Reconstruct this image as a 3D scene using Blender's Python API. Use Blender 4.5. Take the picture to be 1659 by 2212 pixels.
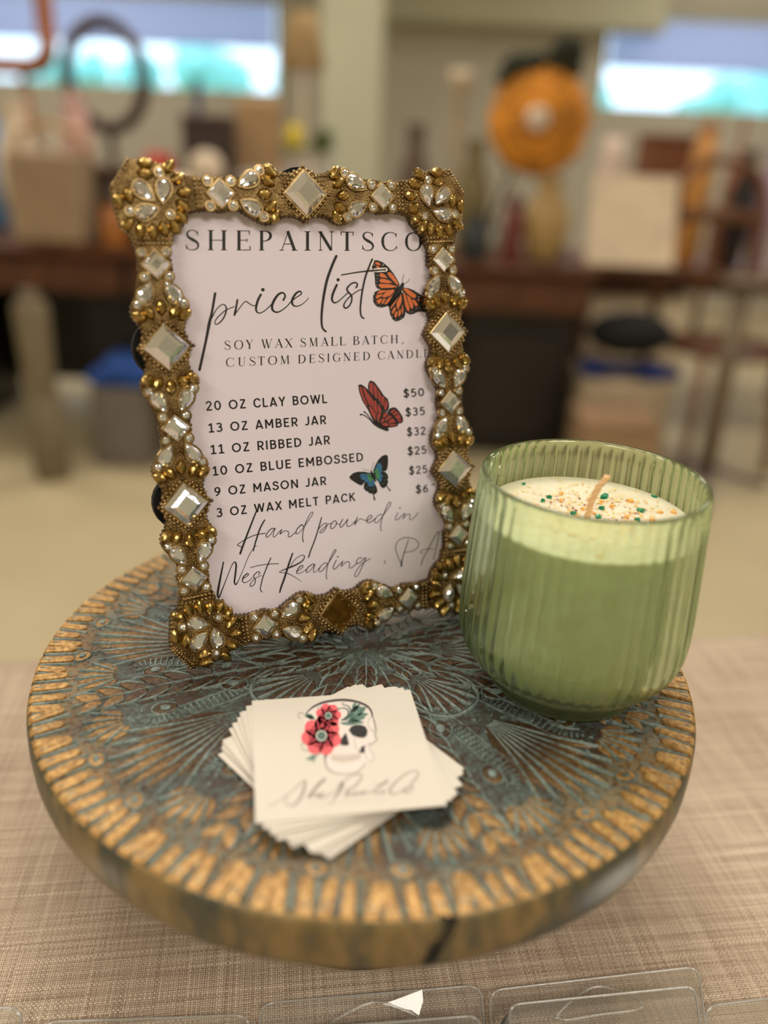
import bpy, math, random
from mathutils import Vector, Matrix
random.seed(7)
PI = math.pi
SC = bpy.context.scene
for o in list(bpy.data.objects): bpy.data.objects.remove(o)

# ------------------------------------------------------------------ camera
FPX, PITCH, ROLL, CX, CY = 1732.8, 0.42138, 0.0442, 829.5, 1106.0
CAMZ = 1.0862
CAM = Vector((0, 0, CAMZ))
_c, _s = math.cos(PITCH), math.sin(PITCH)
_cr, _sr = math.cos(ROLL), math.sin(ROLL)
_r, _u, _f = Vector((1, 0, 0)), Vector((0, _s, _c)), Vector((0, _c, -_s))
RGT, UP = _r*_cr + _u*_sr, -_r*_sr + _u*_cr
cd = bpy.data.cameras.new('camera'); cam = bpy.data.objects.new('camera', cd)
SC.collection.objects.link(cam); SC.camera = cam
cam.matrix_world = Matrix(((RGT.x, UP.x, -_f.x, CAM.x), (RGT.y, UP.y, -_f.y, CAM.y), (RGT.z, UP.z, -_f.z, CAM.z), (0, 0, 0, 1)))
cd.sensor_fit = 'VERTICAL'; cd.sensor_height = 36.0; cd.sensor_width = 27.0
cd.lens = FPX/2212*36
cd.clip_start = .01; cd.clip_end = 100
cd.dof.use_dof = True; cd.dof.focus_distance = .359
cd.dof.aperture_fstop = cd.lens/10.8

# ------------------------------------------------------------------ view, world, lights
SC.view_settings.view_transform = 'Standard'; SC.view_settings.look = 'None'
SC.view_settings.exposure = 0.0; SC.view_settings.gamma = 1.0
SC.view_settings.use_curve_mapping = False
SC.cycles.max_bounces = 14; SC.cycles.transparent_max_bounces = 16; SC.cycles.transmission_bounces = 12
SC.cycles.sample_clamp_indirect = 6.0
W = bpy.data.worlds.new('overcast_sky'); SC.world = W; W.use_nodes = True
bg = W.node_tree.nodes['Background']; bg.inputs[0].default_value = (.66, .86, 1.0, 1); bg.inputs[1].default_value = 2.8
LIGHT_W = 22.0
def area(name, x, y, sx, sy, w, col=(1, .93, .82), z=2.70):
    l = bpy.data.lights.new(name, 'AREA'); l.shape = 'RECTANGLE'; l.size = sx; l.size_y = sy; l.energy = w; l.color = col
    o = bpy.data.objects.new(name, l); o.location = (x, y, z); SC.collection.objects.link(o); return o
for i, (x, y, w) in enumerate([(-2.6, .4, 1), (-.2, 1.0, 1.3), (2.4, .4, 1), (-2.6, 3.4, 1.2), (-.1, 3.4, 1.2), (2.4, 3.4, 1.2), (-2.6, 5.8, .8), (2.4, 5.8, .8), (-1.3, -1.5, 1.6), (1.15, -1.2, 1.6)]):  # last two are front fill, added to brighten the upright sheet
    area('ceiling_and_fill_lamp', x, y, 1.2, .6, LIGHT_W*w)

# ------------------------------------------------------------------ helpers
def lin(c):
    c = c/255.0
    return c/12.92 if c <= .04045 else ((c+.055)/1.055)**2.4
def rgb(r, g, b): return (lin(r), lin(g), lin(b), 1)
def ray(px, py):
    u, v = px-CX, py-CY
    return (RGT*u - UP*v + _f*FPX)/FPX
def atz(px, py, z):
    d = ray(px, py); return CAM + d*((z-CAM.z)/d.z)
def aty(px, py, y):
    d = ray(px, py); return CAM + d*(y/d.y)

class Nodes:
    def __init__(s, m):
        m.use_nodes = True; s.t = m.node_tree; s.n = s.t.nodes; s.l = s.t.links
        s.p = s.n['Principled BSDF']; s.out = s.n['Material Output']
    def add(s, typ, **kw):
        n = s.n.new(typ)
        for k, v in kw.items():
            if k.startswith('i_'): n.inputs[k[2:].replace('_', ' ')].default_value = v
            else: setattr(n, k, v)
        return n
    def ln(s, a, b): s.l.new(a, b)
    def coord(s, scale=(1, 1, 1), rot=(0, 0, 0)):
        tc = s.add('ShaderNodeTexCoord'); mp = s.add('ShaderNodeMapping')
        mp.inputs['Scale'].default_value = scale; mp.inputs['Rotation'].default_value = rot
        s.ln(tc.outputs['Object'], mp.inputs[0]); return mp.outputs[0]
    def noise(s, vec, scale, detail=3, rough=.55):
        n = s.add('ShaderNodeTexNoise'); n.inputs['Scale'].default_value = scale; n.inputs['Detail'].default_value = detail
        n.inputs['Roughness'].default_value = rough
        s.ln(vec, n.inputs['Vector']); return n.outputs['Fac']
    def ramp(s, fac, stops):
        r = s.add('ShaderNodeValToRGB'); e = r.color_ramp.elements
        while len(e) < len(stops): e.new(.5)
        for q, (p, c) in zip(e, stops): q.position = p; q.color = c if len(c) == 4 else tuple(c)+(1,)
        s.ln(fac, r.inputs[0]); return r.outputs[0]
    def mix(s, fac, a, b, mode='MIX'):
        m = s.add('ShaderNodeMix', data_type='RGBA', blend_type=mode)
        for x, k in ((fac, 0), (a, 6), (b, 7)):
            if hasattr(x, 'links'): s.ln(x, m.inputs[k])
            else: m.inputs[k].default_value = x
        return m.outputs[2]
    def math(s, op, a, b=0.0, c=None):
        m = s.add('ShaderNodeMath', operation=op)
        for k, x in enumerate((a, b, c)):
            if x is None: continue
            if hasattr(x, 'links'): s.ln(x, m.inputs[k])
            else: m.inputs[k].default_value = x
        return m.outputs[0]
    def bump(s, h, strength, dist):
        b = s.add('ShaderNodeBump'); b.inputs['Strength'].default_value = strength; b.inputs['Distance'].default_value = dist
        s.ln(h, b.inputs['Height']); s.ln(b.outputs[0], s.p.inputs['Normal']); return b
def mat(name, col, rough=.6, metal=0.0, var=.12, scale=14.0, bump=0.0, spec=.4):
    m = bpy.data.materials.new(name); N = Nodes(m); c = rgb(*col)
    f = N.noise(N.coord(), scale, 4)
    lo = tuple(max(0, x*(1-var)) for x in c[:3])+(1,); hi = tuple(min(1, x*(1+var)) for x in c[:3])+(1,)
    N.ln(N.ramp(f, [(.3, lo), (.7, hi)]), N.p.inputs['Base Color'])
    N.p.inputs['Roughness'].default_value = rough; N.p.inputs['Metallic'].default_value = metal
    N.p.inputs['Specular IOR Level'].default_value = spec
    if bump: N.bump(f, .4, bump)
    return m
_mc = {}
def M(col, rough=.6, metal=0.0, **k):
    key = (col, rough, metal)
    if key not in _mc: _mc[key] = mat('surface_%d_%d_%d' % col, col, rough, metal, **k)
    return _mc[key]

class MB:
    def __init__(s): s.v = []; s.f = []; s.m = []; s.sm = []
    def add(s, vs, fs, mi=0, smooth=False):
        b = len(s.v); s.v += [tuple(v) for v in vs]
        for f in fs: s.f.append([b+i for i in f]); s.m.append(mi); s.sm.append(smooth)
    def box(s, c, d, rz=0.0, mi=0, bev=0.0, tilt=0.0):
        hx, hy, hz = d[0]/2, d[1]/2, d[2]/2
        R = Matrix.Rotation(rz, 3, 'Z') @ Matrix.Rotation(tilt, 3, 'X')
        b = min(bev, hx*.9, hy*.9, hz*.9)
        if b <= 0:
            vs = [Vector((x, y, z)) for z in (-hz, hz) for x, y in ((-hx, -hy), (hx, -hy), (hx, hy), (-hx, hy))]
            fs = [(3, 2, 1, 0), (4, 5, 6, 7), (0, 1, 5, 4), (1, 2, 6, 5), (2, 3, 7, 6), (3, 0, 4, 7)]
        else:
            vs = []
            for z, i in ((-hz, b), (-hz+b, 0), (hz-b, 0), (hz, b)):
                for x, y in ((-hx+b, -hy+i), (hx-b, -hy+i), (hx-i, -hy+b), (hx-i, hy-b), (hx-b, hy-i), (-hx+b, hy-i), (-hx+i, hy-b), (-hx+i, -hy+b)):
                    vs.append(Vector((x, y, z)))
            fs = [tuple(range(7, -1, -1)), tuple(range(24, 32))]
            for L in range(3):
                for k in range(8): fs.append((L*8+k, L*8+(k+1) % 8, L*8+8+(k+1) % 8, L*8+8+k))
        C = Vector(c); s.add([C + R @ v for v in vs], fs, mi)
    def lathe(s, prof, c=(0, 0, 0), n=32, mi=0, fr=None, smooth=True, sx=1.0, sy=1.0):
        vs = []; m = len(prof)
        for k in range(n):
            a = 2*PI*k/n
            for r, z in prof:
                q = r*(fr(a, z) if fr else 1)
                vs.append((c[0]+q*math.cos(a)*sx, c[1]+q*math.sin(a)*sy, c[2]+z))
        fs = [(k*m+j, ((k+1) % n)*m+j, ((k+1) % n)*m+j+1, k*m+j+1) for k in range(n) for j in range(m-1)]
        s.add(vs, fs, mi, smooth)
    def tube(s, pts, r, n=8, mi=0, closed=False, smooth=True):
        P = [Vector(p) for p in pts]; L = len(P); vs = []
        rr = r if isinstance(r, (list, tuple)) else [r]*L
        prev = None
        for i in range(L):
            t = (P[(i+1) % L]-P[i-1]) if closed else (P[min(i+1, L-1)]-P[max(i-1, 0)])
            t.normalize()
            if prev is None:
                a = Vector((0, 0, 1)) if abs(t.z) < .9 else Vector((1, 0, 0)); x = t.cross(a).normalized()
            else: x = (prev - t*prev.dot(t)).normalized()
            prev = x; y = t.cross(x)
            for k in range(n):
                q = 2*PI*k/n; vs.append(P[i] + (x*math.cos(q)+y*math.sin(q))*rr[i])
        fs = [(i*n+k, i*n+(k+1) % n, ((i+1) % L)*n+(k+1) % n, ((i+1) % L)*n+k) for i in range(L if closed else L-1) for k in range(n)]
        if not closed: fs += [tuple(range(n-1, -1, -1)), tuple(range((L-1)*n, L*n))]
        s.add(vs, fs, mi, smooth)
    def ball(s, c, r, seg=10, rings=6, mi=0, sc=(1, 1, 1), jit=0.0):
        vs = [(c[0], c[1], c[2]-r*sc[2])]
        for i in range(1, rings):
            t = PI*i/rings
            for k in range(seg):
                a = 2*PI*k/seg; q = r*(1+random.uniform(-jit, jit))
                vs.append((c[0]+q*math.sin(t)*math.cos(a)*sc[0], c[1]+q*math.sin(t)*math.sin(a)*sc[1], c[2]-q*math.cos(t)*sc[2]))
        vs.append((c[0], c[1], c[2]+r*sc[2])); T = len(vs)-1
        fs = [(0, 1+(k+1) % seg, 1+k) for k in range(seg)]
        for i in range(rings-2):
            for k in range(seg): fs.append((1+i*seg+k, 1+i*seg+(k+1) % seg, 1+(i+1)*seg+(k+1) % seg, 1+(i+1)*seg+k))
        b = 1+(rings-2)*seg
        fs += [(b+k, b+(k+1) % seg, T) for k in range(seg)]
        s.add(vs, fs, mi, True)
    def build(s, name, mats, parent=None, loc=None, autosmooth=False):
        me = bpy.data.meshes.new(name); me.from_pydata(s.v, [], s.f)
        for m in (mats if isinstance(mats, (list, tuple)) else [mats]): me.materials.append(m)
        me.polygons.foreach_set('material_index', s.m); me.polygons.foreach_set('use_smooth', s.sm); me.update()
        o = bpy.data.objects.new(name, me); SC.collection.objects.link(o)
        if parent: o.parent = parent
        if loc: o.location = loc
        return o
def tag(o, label, cat, group=None, kind=None):
    if label: o['label'] = label
    if cat: o['category'] = cat
    if group: o['group'] = group
    if kind: o['kind'] = kind
    return o
def thing(name, label, cat, loc=(0, 0, 0), rz=0.0, group=None):
    o = bpy.data.objects.new(name, None); SC.collection.objects.link(o); o.empty_display_size = .05
    o.location = loc; o.rotation_euler = (0, 0, rz); return tag(o, label, cat, group)
def struct(name, mb, m, parent=None):
    o = mb.build(name, m, parent)
    if not parent: o['kind'] = 'structure'
    return o
def smooth_pts(pts, ws, per=5):
    out = []; n = len(pts); ws = list(ws)+[ws[-1]]*(n-len(ws))
    for i in range(n-1):
        p0, p1, p2, p3 = pts[max(i-1, 0)], pts[i], pts[i+1], pts[min(i+2, n-1)]
        for k in range(per):
            t = k/per; t2 = t*t; t3 = t2*t
            q = [.5*(2*p1[j]+(p2[j]-p0[j])*t+(2*p0[j]-5*p1[j]+4*p2[j]-p3[j])*t2+(3*p1[j]-p0[j]-3*p2[j]+p3[j])*t3) for j in (0, 1)]
            out.append((q[0], q[1], ws[i]*(1-t)+ws[i+1]*t))
    out.append((pts[-1][0], pts[-1][1], ws[-1])); return out
def ribbon(pts, ws, sm=True, cap=True):
    """2D stroke -> list of polygons"""
    if not isinstance(ws, (list, tuple)): ws = [ws]*len(pts)
    if len(ws) < len(pts): ws = list(ws)+[ws[-1]]*(len(pts)-len(ws))
    P = smooth_pts(pts, ws) if sm and len(pts) > 2 else [(p[0], p[1], w) for p, w in zip(pts, ws)]
    L, R, polys = [], [], []
    for i in range(len(P)):
        a, b = P[max(i-1, 0)], P[min(i+1, len(P)-1)]
        dx, dy = b[0]-a[0], b[1]-a[1]; d = math.hypot(dx, dy) or 1
        h = P[i][2]/2; nx, ny = -dy/d*h, dx/d*h
        L.append((P[i][0]+nx, P[i][1]+ny)); R.append((P[i][0]-nx, P[i][1]-ny))
    for i in range(len(P)-1): polys.append([L[i], L[i+1], R[i+1], R[i]])
    if cap:
        for q in (P[0], P[-1]): polys.append(disc2(q[0], q[1], q[2]/2, 10))
    return polys
def disc2(x, y, r, n=14, ry=None):
    return [(x+r*math.cos(2*PI*k/n), y+(ry or r)*math.sin(2*PI*k/n)) for k in range(n)]

# ------------------------------------------------------------------ materials
def gold_mat(name, c1, c2, rough):
    m = bpy.data.materials.new(name); N = Nodes(m); v = N.coord()
    f = N.noise(v, 160, 5); N.ln(N.ramp(f, [(.33, rgb(*c2)), (.62, rgb(*c1))]), N.p.inputs['Base Color'])
    N.p.inputs['Metallic'].default_value = 1; N.ln(N.math('MULTIPLY_ADD', f, .25, rough-.1), N.p.inputs['Roughness']); return m
GOLD = gold_mat('antique_gold', (186, 160, 114), (122, 97, 60), .28)
GOLD_LEAF = gold_mat('polished_gold', (192, 164, 104), (146, 118, 64), .20)
GOLD_DARK = gold_mat('dark_gold', (140, 116, 76), (80, 63, 38), .40)
def gem_mat():
    m = bpy.data.materials.new('foiled_crystal'); N = Nodes(m)
    N.p.inputs['Base Color'].default_value = (.87, .90, .95, 1); N.p.inputs['Metallic'].default_value = .88
    N.p.inputs['Roughness'].default_value = .045; N.p.inputs['Coat Weight'].default_value = .6; N.p.inputs['Coat Roughness'].default_value = .02
    f = N.noise(N.coord(), 240, 2); N.bump(f, .12, .0006); return m
GEM = gem_mat()
def paper_mat():
    m = bpy.data.materials.new('glossy_sheet'); N = Nodes(m)
    N.p.inputs['Base Color'].default_value = rgb(223, 213, 226); N.p.inputs['Roughness'].default_value = .55
    N.p.inputs['Coat Weight'].default_value = .55; N.p.inputs['Coat Roughness'].default_value = .16
    f = N.noise(N.coord(), 34, 2)
    b = N.bump(f, .25, .004); N.ln(b.outputs[0], N.p.inputs['Coat Normal']); 
    for l in list(N.l):
        if l.to_socket == N.p.inputs['Normal']: N.l.remove(l)
    return m
PAPER = paper_mat()
def flat(name, c, rough=.6, coat=0.0):
    m = bpy.data.materials.new(name); N = Nodes(m); N.p.inputs['Base Color'].default_value = rgb(*c); N.p.inputs['Roughness'].default_value = rough
    N.p.inputs['Coat Weight'].default_value = coat; N.p.inputs['Coat Roughness'].default_value = .16
    return m
INK = flat('black_ink', (18, 15, 15), .6, .15); PAPERFLAT = flat('white_halo', (232, 224, 218), .5, .4)
ORANGE = flat('orange_print', (214, 112, 58), .5, .4); RED = flat('red_print', (160, 62, 56), .5, .4)
BLUEP = flat('blue_print', (52, 112, 158), .5, .4); GREENP = flat('green_print', (80, 150, 96), .5, .4); WHITEP = flat('white_print', (225, 220, 210), .5, .4)
CARD = mat('card_stock', (207, 200, 190), .6, var=.02)
CARDEDGE = CARD
GREY_INK = flat('grey_ink', (150, 138, 134)); DGREY = flat('dark_grey_ink', (70, 62, 62)); PALE_INK = flat('pale_ink', (205, 192, 182))
CORAL = flat('coral_print', (226, 92, 98)); CORALD = flat('deep_coral_print', (176, 52, 66)); TEAL = flat('grey_green_print', (96, 128, 116)); TEALD = flat('dark_green_print', (52, 84, 74)); BONE = flat('bone_print', (216, 206, 200))
def board_mats():
    out = []
    blue, brown, gold = (92, 108, 104), (52, 36, 22), (176, 134, 70)
    def radial(N, v):
        s = N.add('ShaderNodeVectorMath', operation='LENGTH'); sx = N.add('ShaderNodeSeparateXYZ'); cx = N.add('ShaderNodeCombineXYZ')
        N.ln(v, sx.inputs[0]); N.ln(sx.outputs[0], cx.inputs[0]); N.ln(sx.outputs[1], cx.inputs[1]); N.ln(cx.outputs[0], s.inputs[0]); return s.outputs['Value']
    def goldfac(N, v, lo, hi):
        r = radial(N, v); n = N.noise(v, 26, 3)
        return N.ramp(N.math('ADD', r, N.math('MULTIPLY_ADD', n, .06, -.03)), [(lo, (0, 0, 0)), (hi, (1, 1, 1))])
    # ground
    m = bpy.data.materials.new('board_ground'); N = Nodes(m); v = N.coord()
    f = N.noise(v, 420, 5, .65); f2 = N.noise(v, 40, 3)
    a = N.ramp(N.math('MULTIPLY_ADD', f2, .5, N.math('MULTIPLY', f, .5)), [(.44, rgb(*brown)), (.53, rgb(62, 70, 66)), (.63, rgb(*blue))])
    b = N.ramp(f, [(.4, rgb(92, 66, 34)), (.5, rgb(*gold)), (.62, rgb(104, 116, 104))])
    N.ln(N.mix(goldfac(N, v, .118, .158), a, b), N.p.inputs['Base Color']); N.p.inputs['Roughness'].default_value = .5; N.bump(f, .6, .0006); out.append(m)
    # leaves (dark brown to gold)
    m = bpy.data.materials.new('board_leaf'); N = Nodes(m); v = N.coord()
    f = N.noise(v, 500, 5, .65); f2 = N.noise(v, 60, 2)
    a = N.ramp(f, [(.35, rgb(40, 27, 17)), (.6, rgb(78, 56, 34)), (.75, rgb(120, 94, 56))])
    b = N.ramp(f, [(.35, rgb(140, 98, 50)), (.55, rgb(192, 150, 88)), (.72, rgb(220, 184, 122))])
    N.ln(N.mix(goldfac(N, v, .098, .150), a, b), N.p.inputs['Base Color']); N.p.inputs['Roughness'].default_value = .38; N.p.inputs['Metallic'].default_value = .25; N.bump(f, .5, .0004); out.append(m)
    # ridges (dry brushed blue)
    m = bpy.data.materials.new('board_ridge'); N = Nodes(m); v = N.coord()
    f = N.noise(v, 520, 5, .7); f2 = N.noise(v, 60, 3)
    a = N.ramp(N.math('MULTIPLY_ADD', f2, .45, N.math('MULTIPLY', f, .55)), [(.37, rgb(70, 52, 32)), (.455, rgb(88, 100, 96)), (.6, rgb(128, 145, 140))])
    N.ln(a, N.p.inputs['Base Color']); N.p.inputs['Roughness'].default_value = .5; N.bump(f, .4, .0003); out.append(m)
    # side
    m = bpy.data.materials.new('board_edge'); N = Nodes(m); v = N.coord((1, 1, .35))
    f = N.noise(v, 38, 4, .6)
    N.ln(N.ramp(f, [(.36, rgb(54, 64, 64)), (.46, rgb(84, 80, 60)), (.56, rgb(136, 114, 72)), (.66, rgb(104, 90, 58)), (.76, rgb(70, 80, 78))]), N.p.inputs['Base Color']); N.p.inputs['Roughness'].default_value = .42; N.p.inputs['Metallic'].default_value = .2; out.append(m)
    return out
BOARD = board_mats()
FOOTM = mat('shaded_foot_wood', (58, 52, 42), .6)  # foot colour darkened to carry the shade under the board
CRACK = flat('dark_crack', (20, 17, 15), .9)
def linen():
    m = bpy.data.materials.new('linen_weave'); N = Nodes(m); v = N.coord()
    sx = N.add('ShaderNodeSeparateXYZ'); N.ln(v, sx.inputs[0]); X, Y = sx.outputs[0], sx.outputs[1]
    K = 2*PI/.0021
    wob = N.noise(v, 120, 2)
    xs = N.math('ADD', X, N.math('MULTIPLY', wob, .0006)); ys = N.math('ADD', Y, N.math('MULTIPLY', wob, .0006))
    sxn = N.math('SINE', N.math('MULTIPLY', xs, K)); syn = N.math('SINE', N.math('MULTIPLY', ys, K))
    weave = N.math('MULTIPLY', sxn, syn)          # checker of over/under
    slx = N.noise(N.coord((900, 14, 1)), 1.0, 2); sly = N.noise(N.coord((14, 900, 1)), 1.0, 2)
    warp = N.ramp(slx, [(.3, rgb(156, 132, 112)), (.62, rgb(216, 196, 172)), (.75, rgb(240, 224, 202))])
    weft = N.ramp(sly, [(.3, rgb(150, 126, 106)), (.62, rgb(222, 204, 182)), (.75, rgb(246, 232, 212))])
    sel = N.ramp(N.math('MULTIPLY_ADD', weave, .5, .5), [(.4, (0, 0, 0)), (.6, (1, 1, 1))])
    c = N.mix(sel, warp, weft)
    gap = N.ramp(N.math('ABSOLUTE', weave), [(0, rgb(72, 56, 42)), (.30, (1, 1, 1, 1))])
    big = N.ramp(N.noise(v, 9, 3), [(.3, rgb(226, 222, 218)), (.7, (1, 1, 1, 1))])
    N.ln(N.mix(1.0, N.mix(.75, c, gap, 'MULTIPLY'), big, 'MULTIPLY'), N.p.inputs['Base Color'])
    N.p.inputs['Roughness'].default_value = .8; N.bump(N.math('ABSOLUTE', weave), .5, .0005); return m
LINEN = linen()
def glass_mat(name, col, rough=0.0, ior=1.5, tr=.35, trc=None):
    m = bpy.data.materials.new(name); N = Nodes(m); N.n.remove(N.p)
    g = N.add('ShaderNodeBsdfGlass'); g.inputs['Color'].default_value = col; g.inputs['Roughness'].default_value = rough; g.inputs['IOR'].default_value = ior
    t = N.add('ShaderNodeBsdfTransparent'); t.inputs['Color'].default_value = trc or col
    x = N.add('ShaderNodeMixShader'); x.inputs[0].default_value = tr
    N.ln(g.outputs[0], x.inputs[1]); N.ln(t.outputs[0], x.inputs[2]); N.ln(x.outputs[0], N.out.inputs[0]); return m
JAR = glass_mat('green_glass', (.88, .953, .825, 1), 0.0, 1.48, .10)
def clear_mat(name, tint, refl, haze=0.0):
    m = bpy.data.materials.new(name); N = Nodes(m); N.n.remove(N.p)
    g = N.add('ShaderNodeBsdfGlossy'); g.inputs['Roughness'].default_value = .08
    t = N.add('ShaderNodeBsdfTransparent'); t.inputs['Color'].default_value = tint
    fr = N.add('ShaderNodeFresnel'); fr.inputs[0].default_value = 1.5
    x = N.add('ShaderNodeMixShader'); N.ln(N.math('MULTIPLY_ADD', fr.outputs[0], 1.0, refl), x.inputs[0])
    N.ln(t.outputs[0], x.inputs[1]); N.ln(g.outputs[0], x.inputs[2])
    d = N.add('ShaderNodeBsdfDiffuse'); d.inputs[0].default_value = (.9, .88, .84, 1); y = N.add('ShaderNodeMixShader'); y.inputs[0].default_value = haze
    N.ln(x.outputs[0], y.inputs[1]); N.ln(d.outputs[0], y.inputs[2]); N.ln(y.outputs[0], N.out.inputs[0]); return m
PLASTIC = clear_mat('clear_plastic', (.97, .97, .96, 1), .03, .07)
PLASTIC_RIM = clear_mat('plastic_rim', (.92, .91, .89, 1), .16, .22)
PANE = clear_mat('window_glass', (.96, .98, 1, 1), .0)
def wax_mat():
    m = bpy.data.materials.new('cream_wax'); N = Nodes(m); v = N.coord()
    f = N.noise(v, 130, 4); N.ln(N.ramp(f, [(.35, rgb(214, 205, 178)), (.65, rgb(224, 217, 196))]), N.p.inputs['Base Color'])
    N.p.inputs['Roughness'].default_value = .42; N.p.inputs['Subsurface Weight'].default_value = .25
    N.p.inputs['Subsurface Radius'].default_value = (.004, .003, .002); N.p.inputs['Subsurface Scale'].default_value = 1.0; return m
WAX = wax_mat()
def wood_mat(name, c1, c2, rough=.45):
    m = bpy.data.materials.new(name); N = Nodes(m); f = N.noise(N.coord((2, 14, 14)), 4, 4)
    N.ln(N.ramp(f, [(.35, rgb(*c1)), (.65, rgb(*c2))]), N.p.inputs['Base Color']); N.p.inputs['Roughness'].default_value = rough; return m
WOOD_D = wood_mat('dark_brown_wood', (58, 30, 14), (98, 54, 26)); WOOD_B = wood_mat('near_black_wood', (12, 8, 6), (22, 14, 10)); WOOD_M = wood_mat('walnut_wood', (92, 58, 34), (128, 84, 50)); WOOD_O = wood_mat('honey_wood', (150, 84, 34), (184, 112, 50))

# ------------------------------------------------------------------ room shell
WALLC = mat('taupe_wall_paint', (192, 186, 170), .8, var=.04, scale=2); CREAMW = mat('cream_paint', (190, 188, 162), .7, var=.04, scale=2)
CEIL = mat('white_ceiling', (232, 226, 214), .9, var=.03, scale=3)
FLOORM = mat('beige_floor', (182, 168, 135), .45, var=.05, scale=3)
XL, XR, YB, YF, ZC = -4.6, 5.0, 7.0, -3.0, 2.76
b = MB(); b.box(((XL+XR)/2, (YB+YF)/2, -.05), (XR-XL+.4, YB-YF+.4, .1)); struct('floor', b, FLOORM)
b = MB(); b.box(((XL+XR)/2, (YB+YF)/2, ZC+.05), (XR-XL+.4, YB-YF+.4, .1)); struct('ceiling', b, CEIL)
b = MB(); b.box((XL-.05, (YB+YF)/2, ZC/2), (.1, YB-YF, ZC)); struct('wall_left', b, WALLC)
b = MB(); b.box((XR+.05, (YB+YF)/2, ZC/2), (.1, YB-YF, ZC)); struct('wall_right', b, WALLC)
b = MB(); b.box(((XL+XR)/2, YF-.05, ZC/2), (XR-XL, .1, ZC)); struct('wall_front', b, CREAMW)
# windows in the back wall
pl0, pl1 = aty(-60, 60, YB), aty(612, 100, YB); pr0, pr1 = aty(1292, 150, YB), aty(1830, 150, YB)
zb = aty(400, 208, YB).z; zt = aty(1450, 22, YB).z
wins = [(pl0.x, pl1.x), (pr0.x, pr1.x)]
b = MB(); T = .12
def wbox(x0, x1, z0, z1): b.box(((x0+x1)/2, YB+T/2, (z0+z1)/2), (x1-x0, T, z1-z0))
wbox(XL, XR, 0, zb); wbox(XL, XR, zt, ZC); wbox(XL, wins[0][0], zb, zt); wbox(wins[0][1], wins[1][0], zb, zt); wbox(wins[1][1], XR, zb, zt)
struct('wall_back', b, WALLC)
blindm = bpy.data.materials.new('lavender_blind'); N = Nodes(blindm); N.n.remove(N.p)
d = N.add('ShaderNodeBsdfDiffuse'); d.inputs[0].default_value = rgb(226, 228, 246); tl = N.add('ShaderNodeBsdfTranslucent'); tl.inputs[0].default_value = rgb(222, 224, 250)
x = N.add('ShaderNodeMixShader'); x.inputs[0].default_value = .7; N.ln(d.outputs[0], x.inputs[1]); N.ln(tl.outputs[0], x.inputs[2]); N.ln(x.outputs[0], N.out.inputs[0])
for i, (x0, x1) in enumerate(wins):
    root = bpy.data.objects.new('window_%d' % (i+1), None); SC.collection.objects.link(root); root['kind'] = 'structure'; root.location = ((x0+x1)/2, YB, zb)
    w, h = x1-x0, zt-zb
    f = MB()
    for cx, cz, dx, dz in ((0, .03, w, .06), (0, h-.03, w, .06), (-w/2+.03, h/2, .06, h-.12), (w/2-.03, h/2, .06, h-.12)): f.box((cx, .05, cz), (dx, .06, dz), bev=.006)
    f.build('window_frame', CREAMW, root)
    p = MB(); p.box((0, .05, h/2), (w-.12, .006, h-.12)); p.build('pane', PANE, root)
    zbl = aty(420, 92, YB).z-zb if i == 0 else aty(1450, 145, YB).z-zb
    bl = MB(); n = 9
    for k in range(n):
        z0 = zbl+(h-.06-zbl)*k/n; z1 = zbl+(h-.06-zbl)*(k+1)/n
        bl.box((0, .0, (z0+z1)/2), (w-.13, .004, z1-z0-.002))
    bl.box((0, 0, zbl-.012), (w-.13, .02, .024), bev=.006); bl.build('blind', blindm, root)
b = MB(); b.box(((wins[0][1]+wins[1][0])/2+.3, YB-.12, zt-.02), (wins[1][0]-wins[0][1]+.2, .24, .30), bev=.01); struct('trim_1', b, CREAMW)
b = MB(); pc0, pc1 = aty(690, 100, 4.8), aty(828, 100, 4.8); cw = pc1.x-pc0.x
b.box(((pc0.x+pc1.x)/2, 4.8+cw/2, ZC/2), (cw, cw, ZC), bev=.02); b.box(((pc0.x+pc1.x)/2, 4.8+cw/2, .07), (cw+.04, cw+.04, .14), bev=.01); o = struct('trim_2', b, CREAMW)
# outdoors beyond the panes
b = MB(); b.box((0, YB+9, -.1), (40, 17.5, .1)); struct('ground_outside', b, mat('sunlit_grass', (120, 170, 130), .9))
leafm = mat('teal_foliage', (150, 212, 206), .8, var=.25, scale=3); trunkm = mat('grey_bark', (90, 80, 66), .9)
def tree(px, py, y, r, label, sc=1.0):
    c = aty(px, py, y); t = thing('tree', label, 'tree', (c.x, y, 0), group='trees beyond the windows')
    f = MB()
    for k in range(9): f.ball((random.uniform(-.6, .6)*r, random.uniform(-.4, .4)*r, c.z+random.uniform(-.5, .4)*r), r*random.uniform(.4, .65), 12, 8, jit=.12)
    f.build('crown', leafm, t); s = MB(); s.tube([(0, 0, -.05), (.03, 0, c.z*.5), (0, 0, c.z)], [.16, .12, .08]); s.build('trunk', trunkm, t)
for px, py, y, r, lab in [(445, 150, 13, .46, 'teal green tree outside, in the middle of the left window'), (120, 170, 14, .5, 'teal green tree outside, at the left end of the left window'), (318, 178, 15, .44, 'low green shrubby tree outside behind the oval wooden frame'), (640, 190, 14, .40, 'teal tree outside at the right end of the left window'), (1500, 235, 13, .26, 'small green tree outside just right of the bright gap in the right window'), (1585, 225, 14, .5, 'green tree outside toward the right edge of the right window'), (1290, 220, 13.5, .3, 'tree outside at the left end of the right window'), (492, 165, 15.5, .42, 'pale teal tree outside, right of the middle of the left window'), (190, 150, 16, .4, 'pale tree outside seen at the left rim of the oval frame'), (1650, 215, 15, .5, 'pale teal tree outside at the right edge of the photo')]: tree(px, py, y, r, lab)

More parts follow.
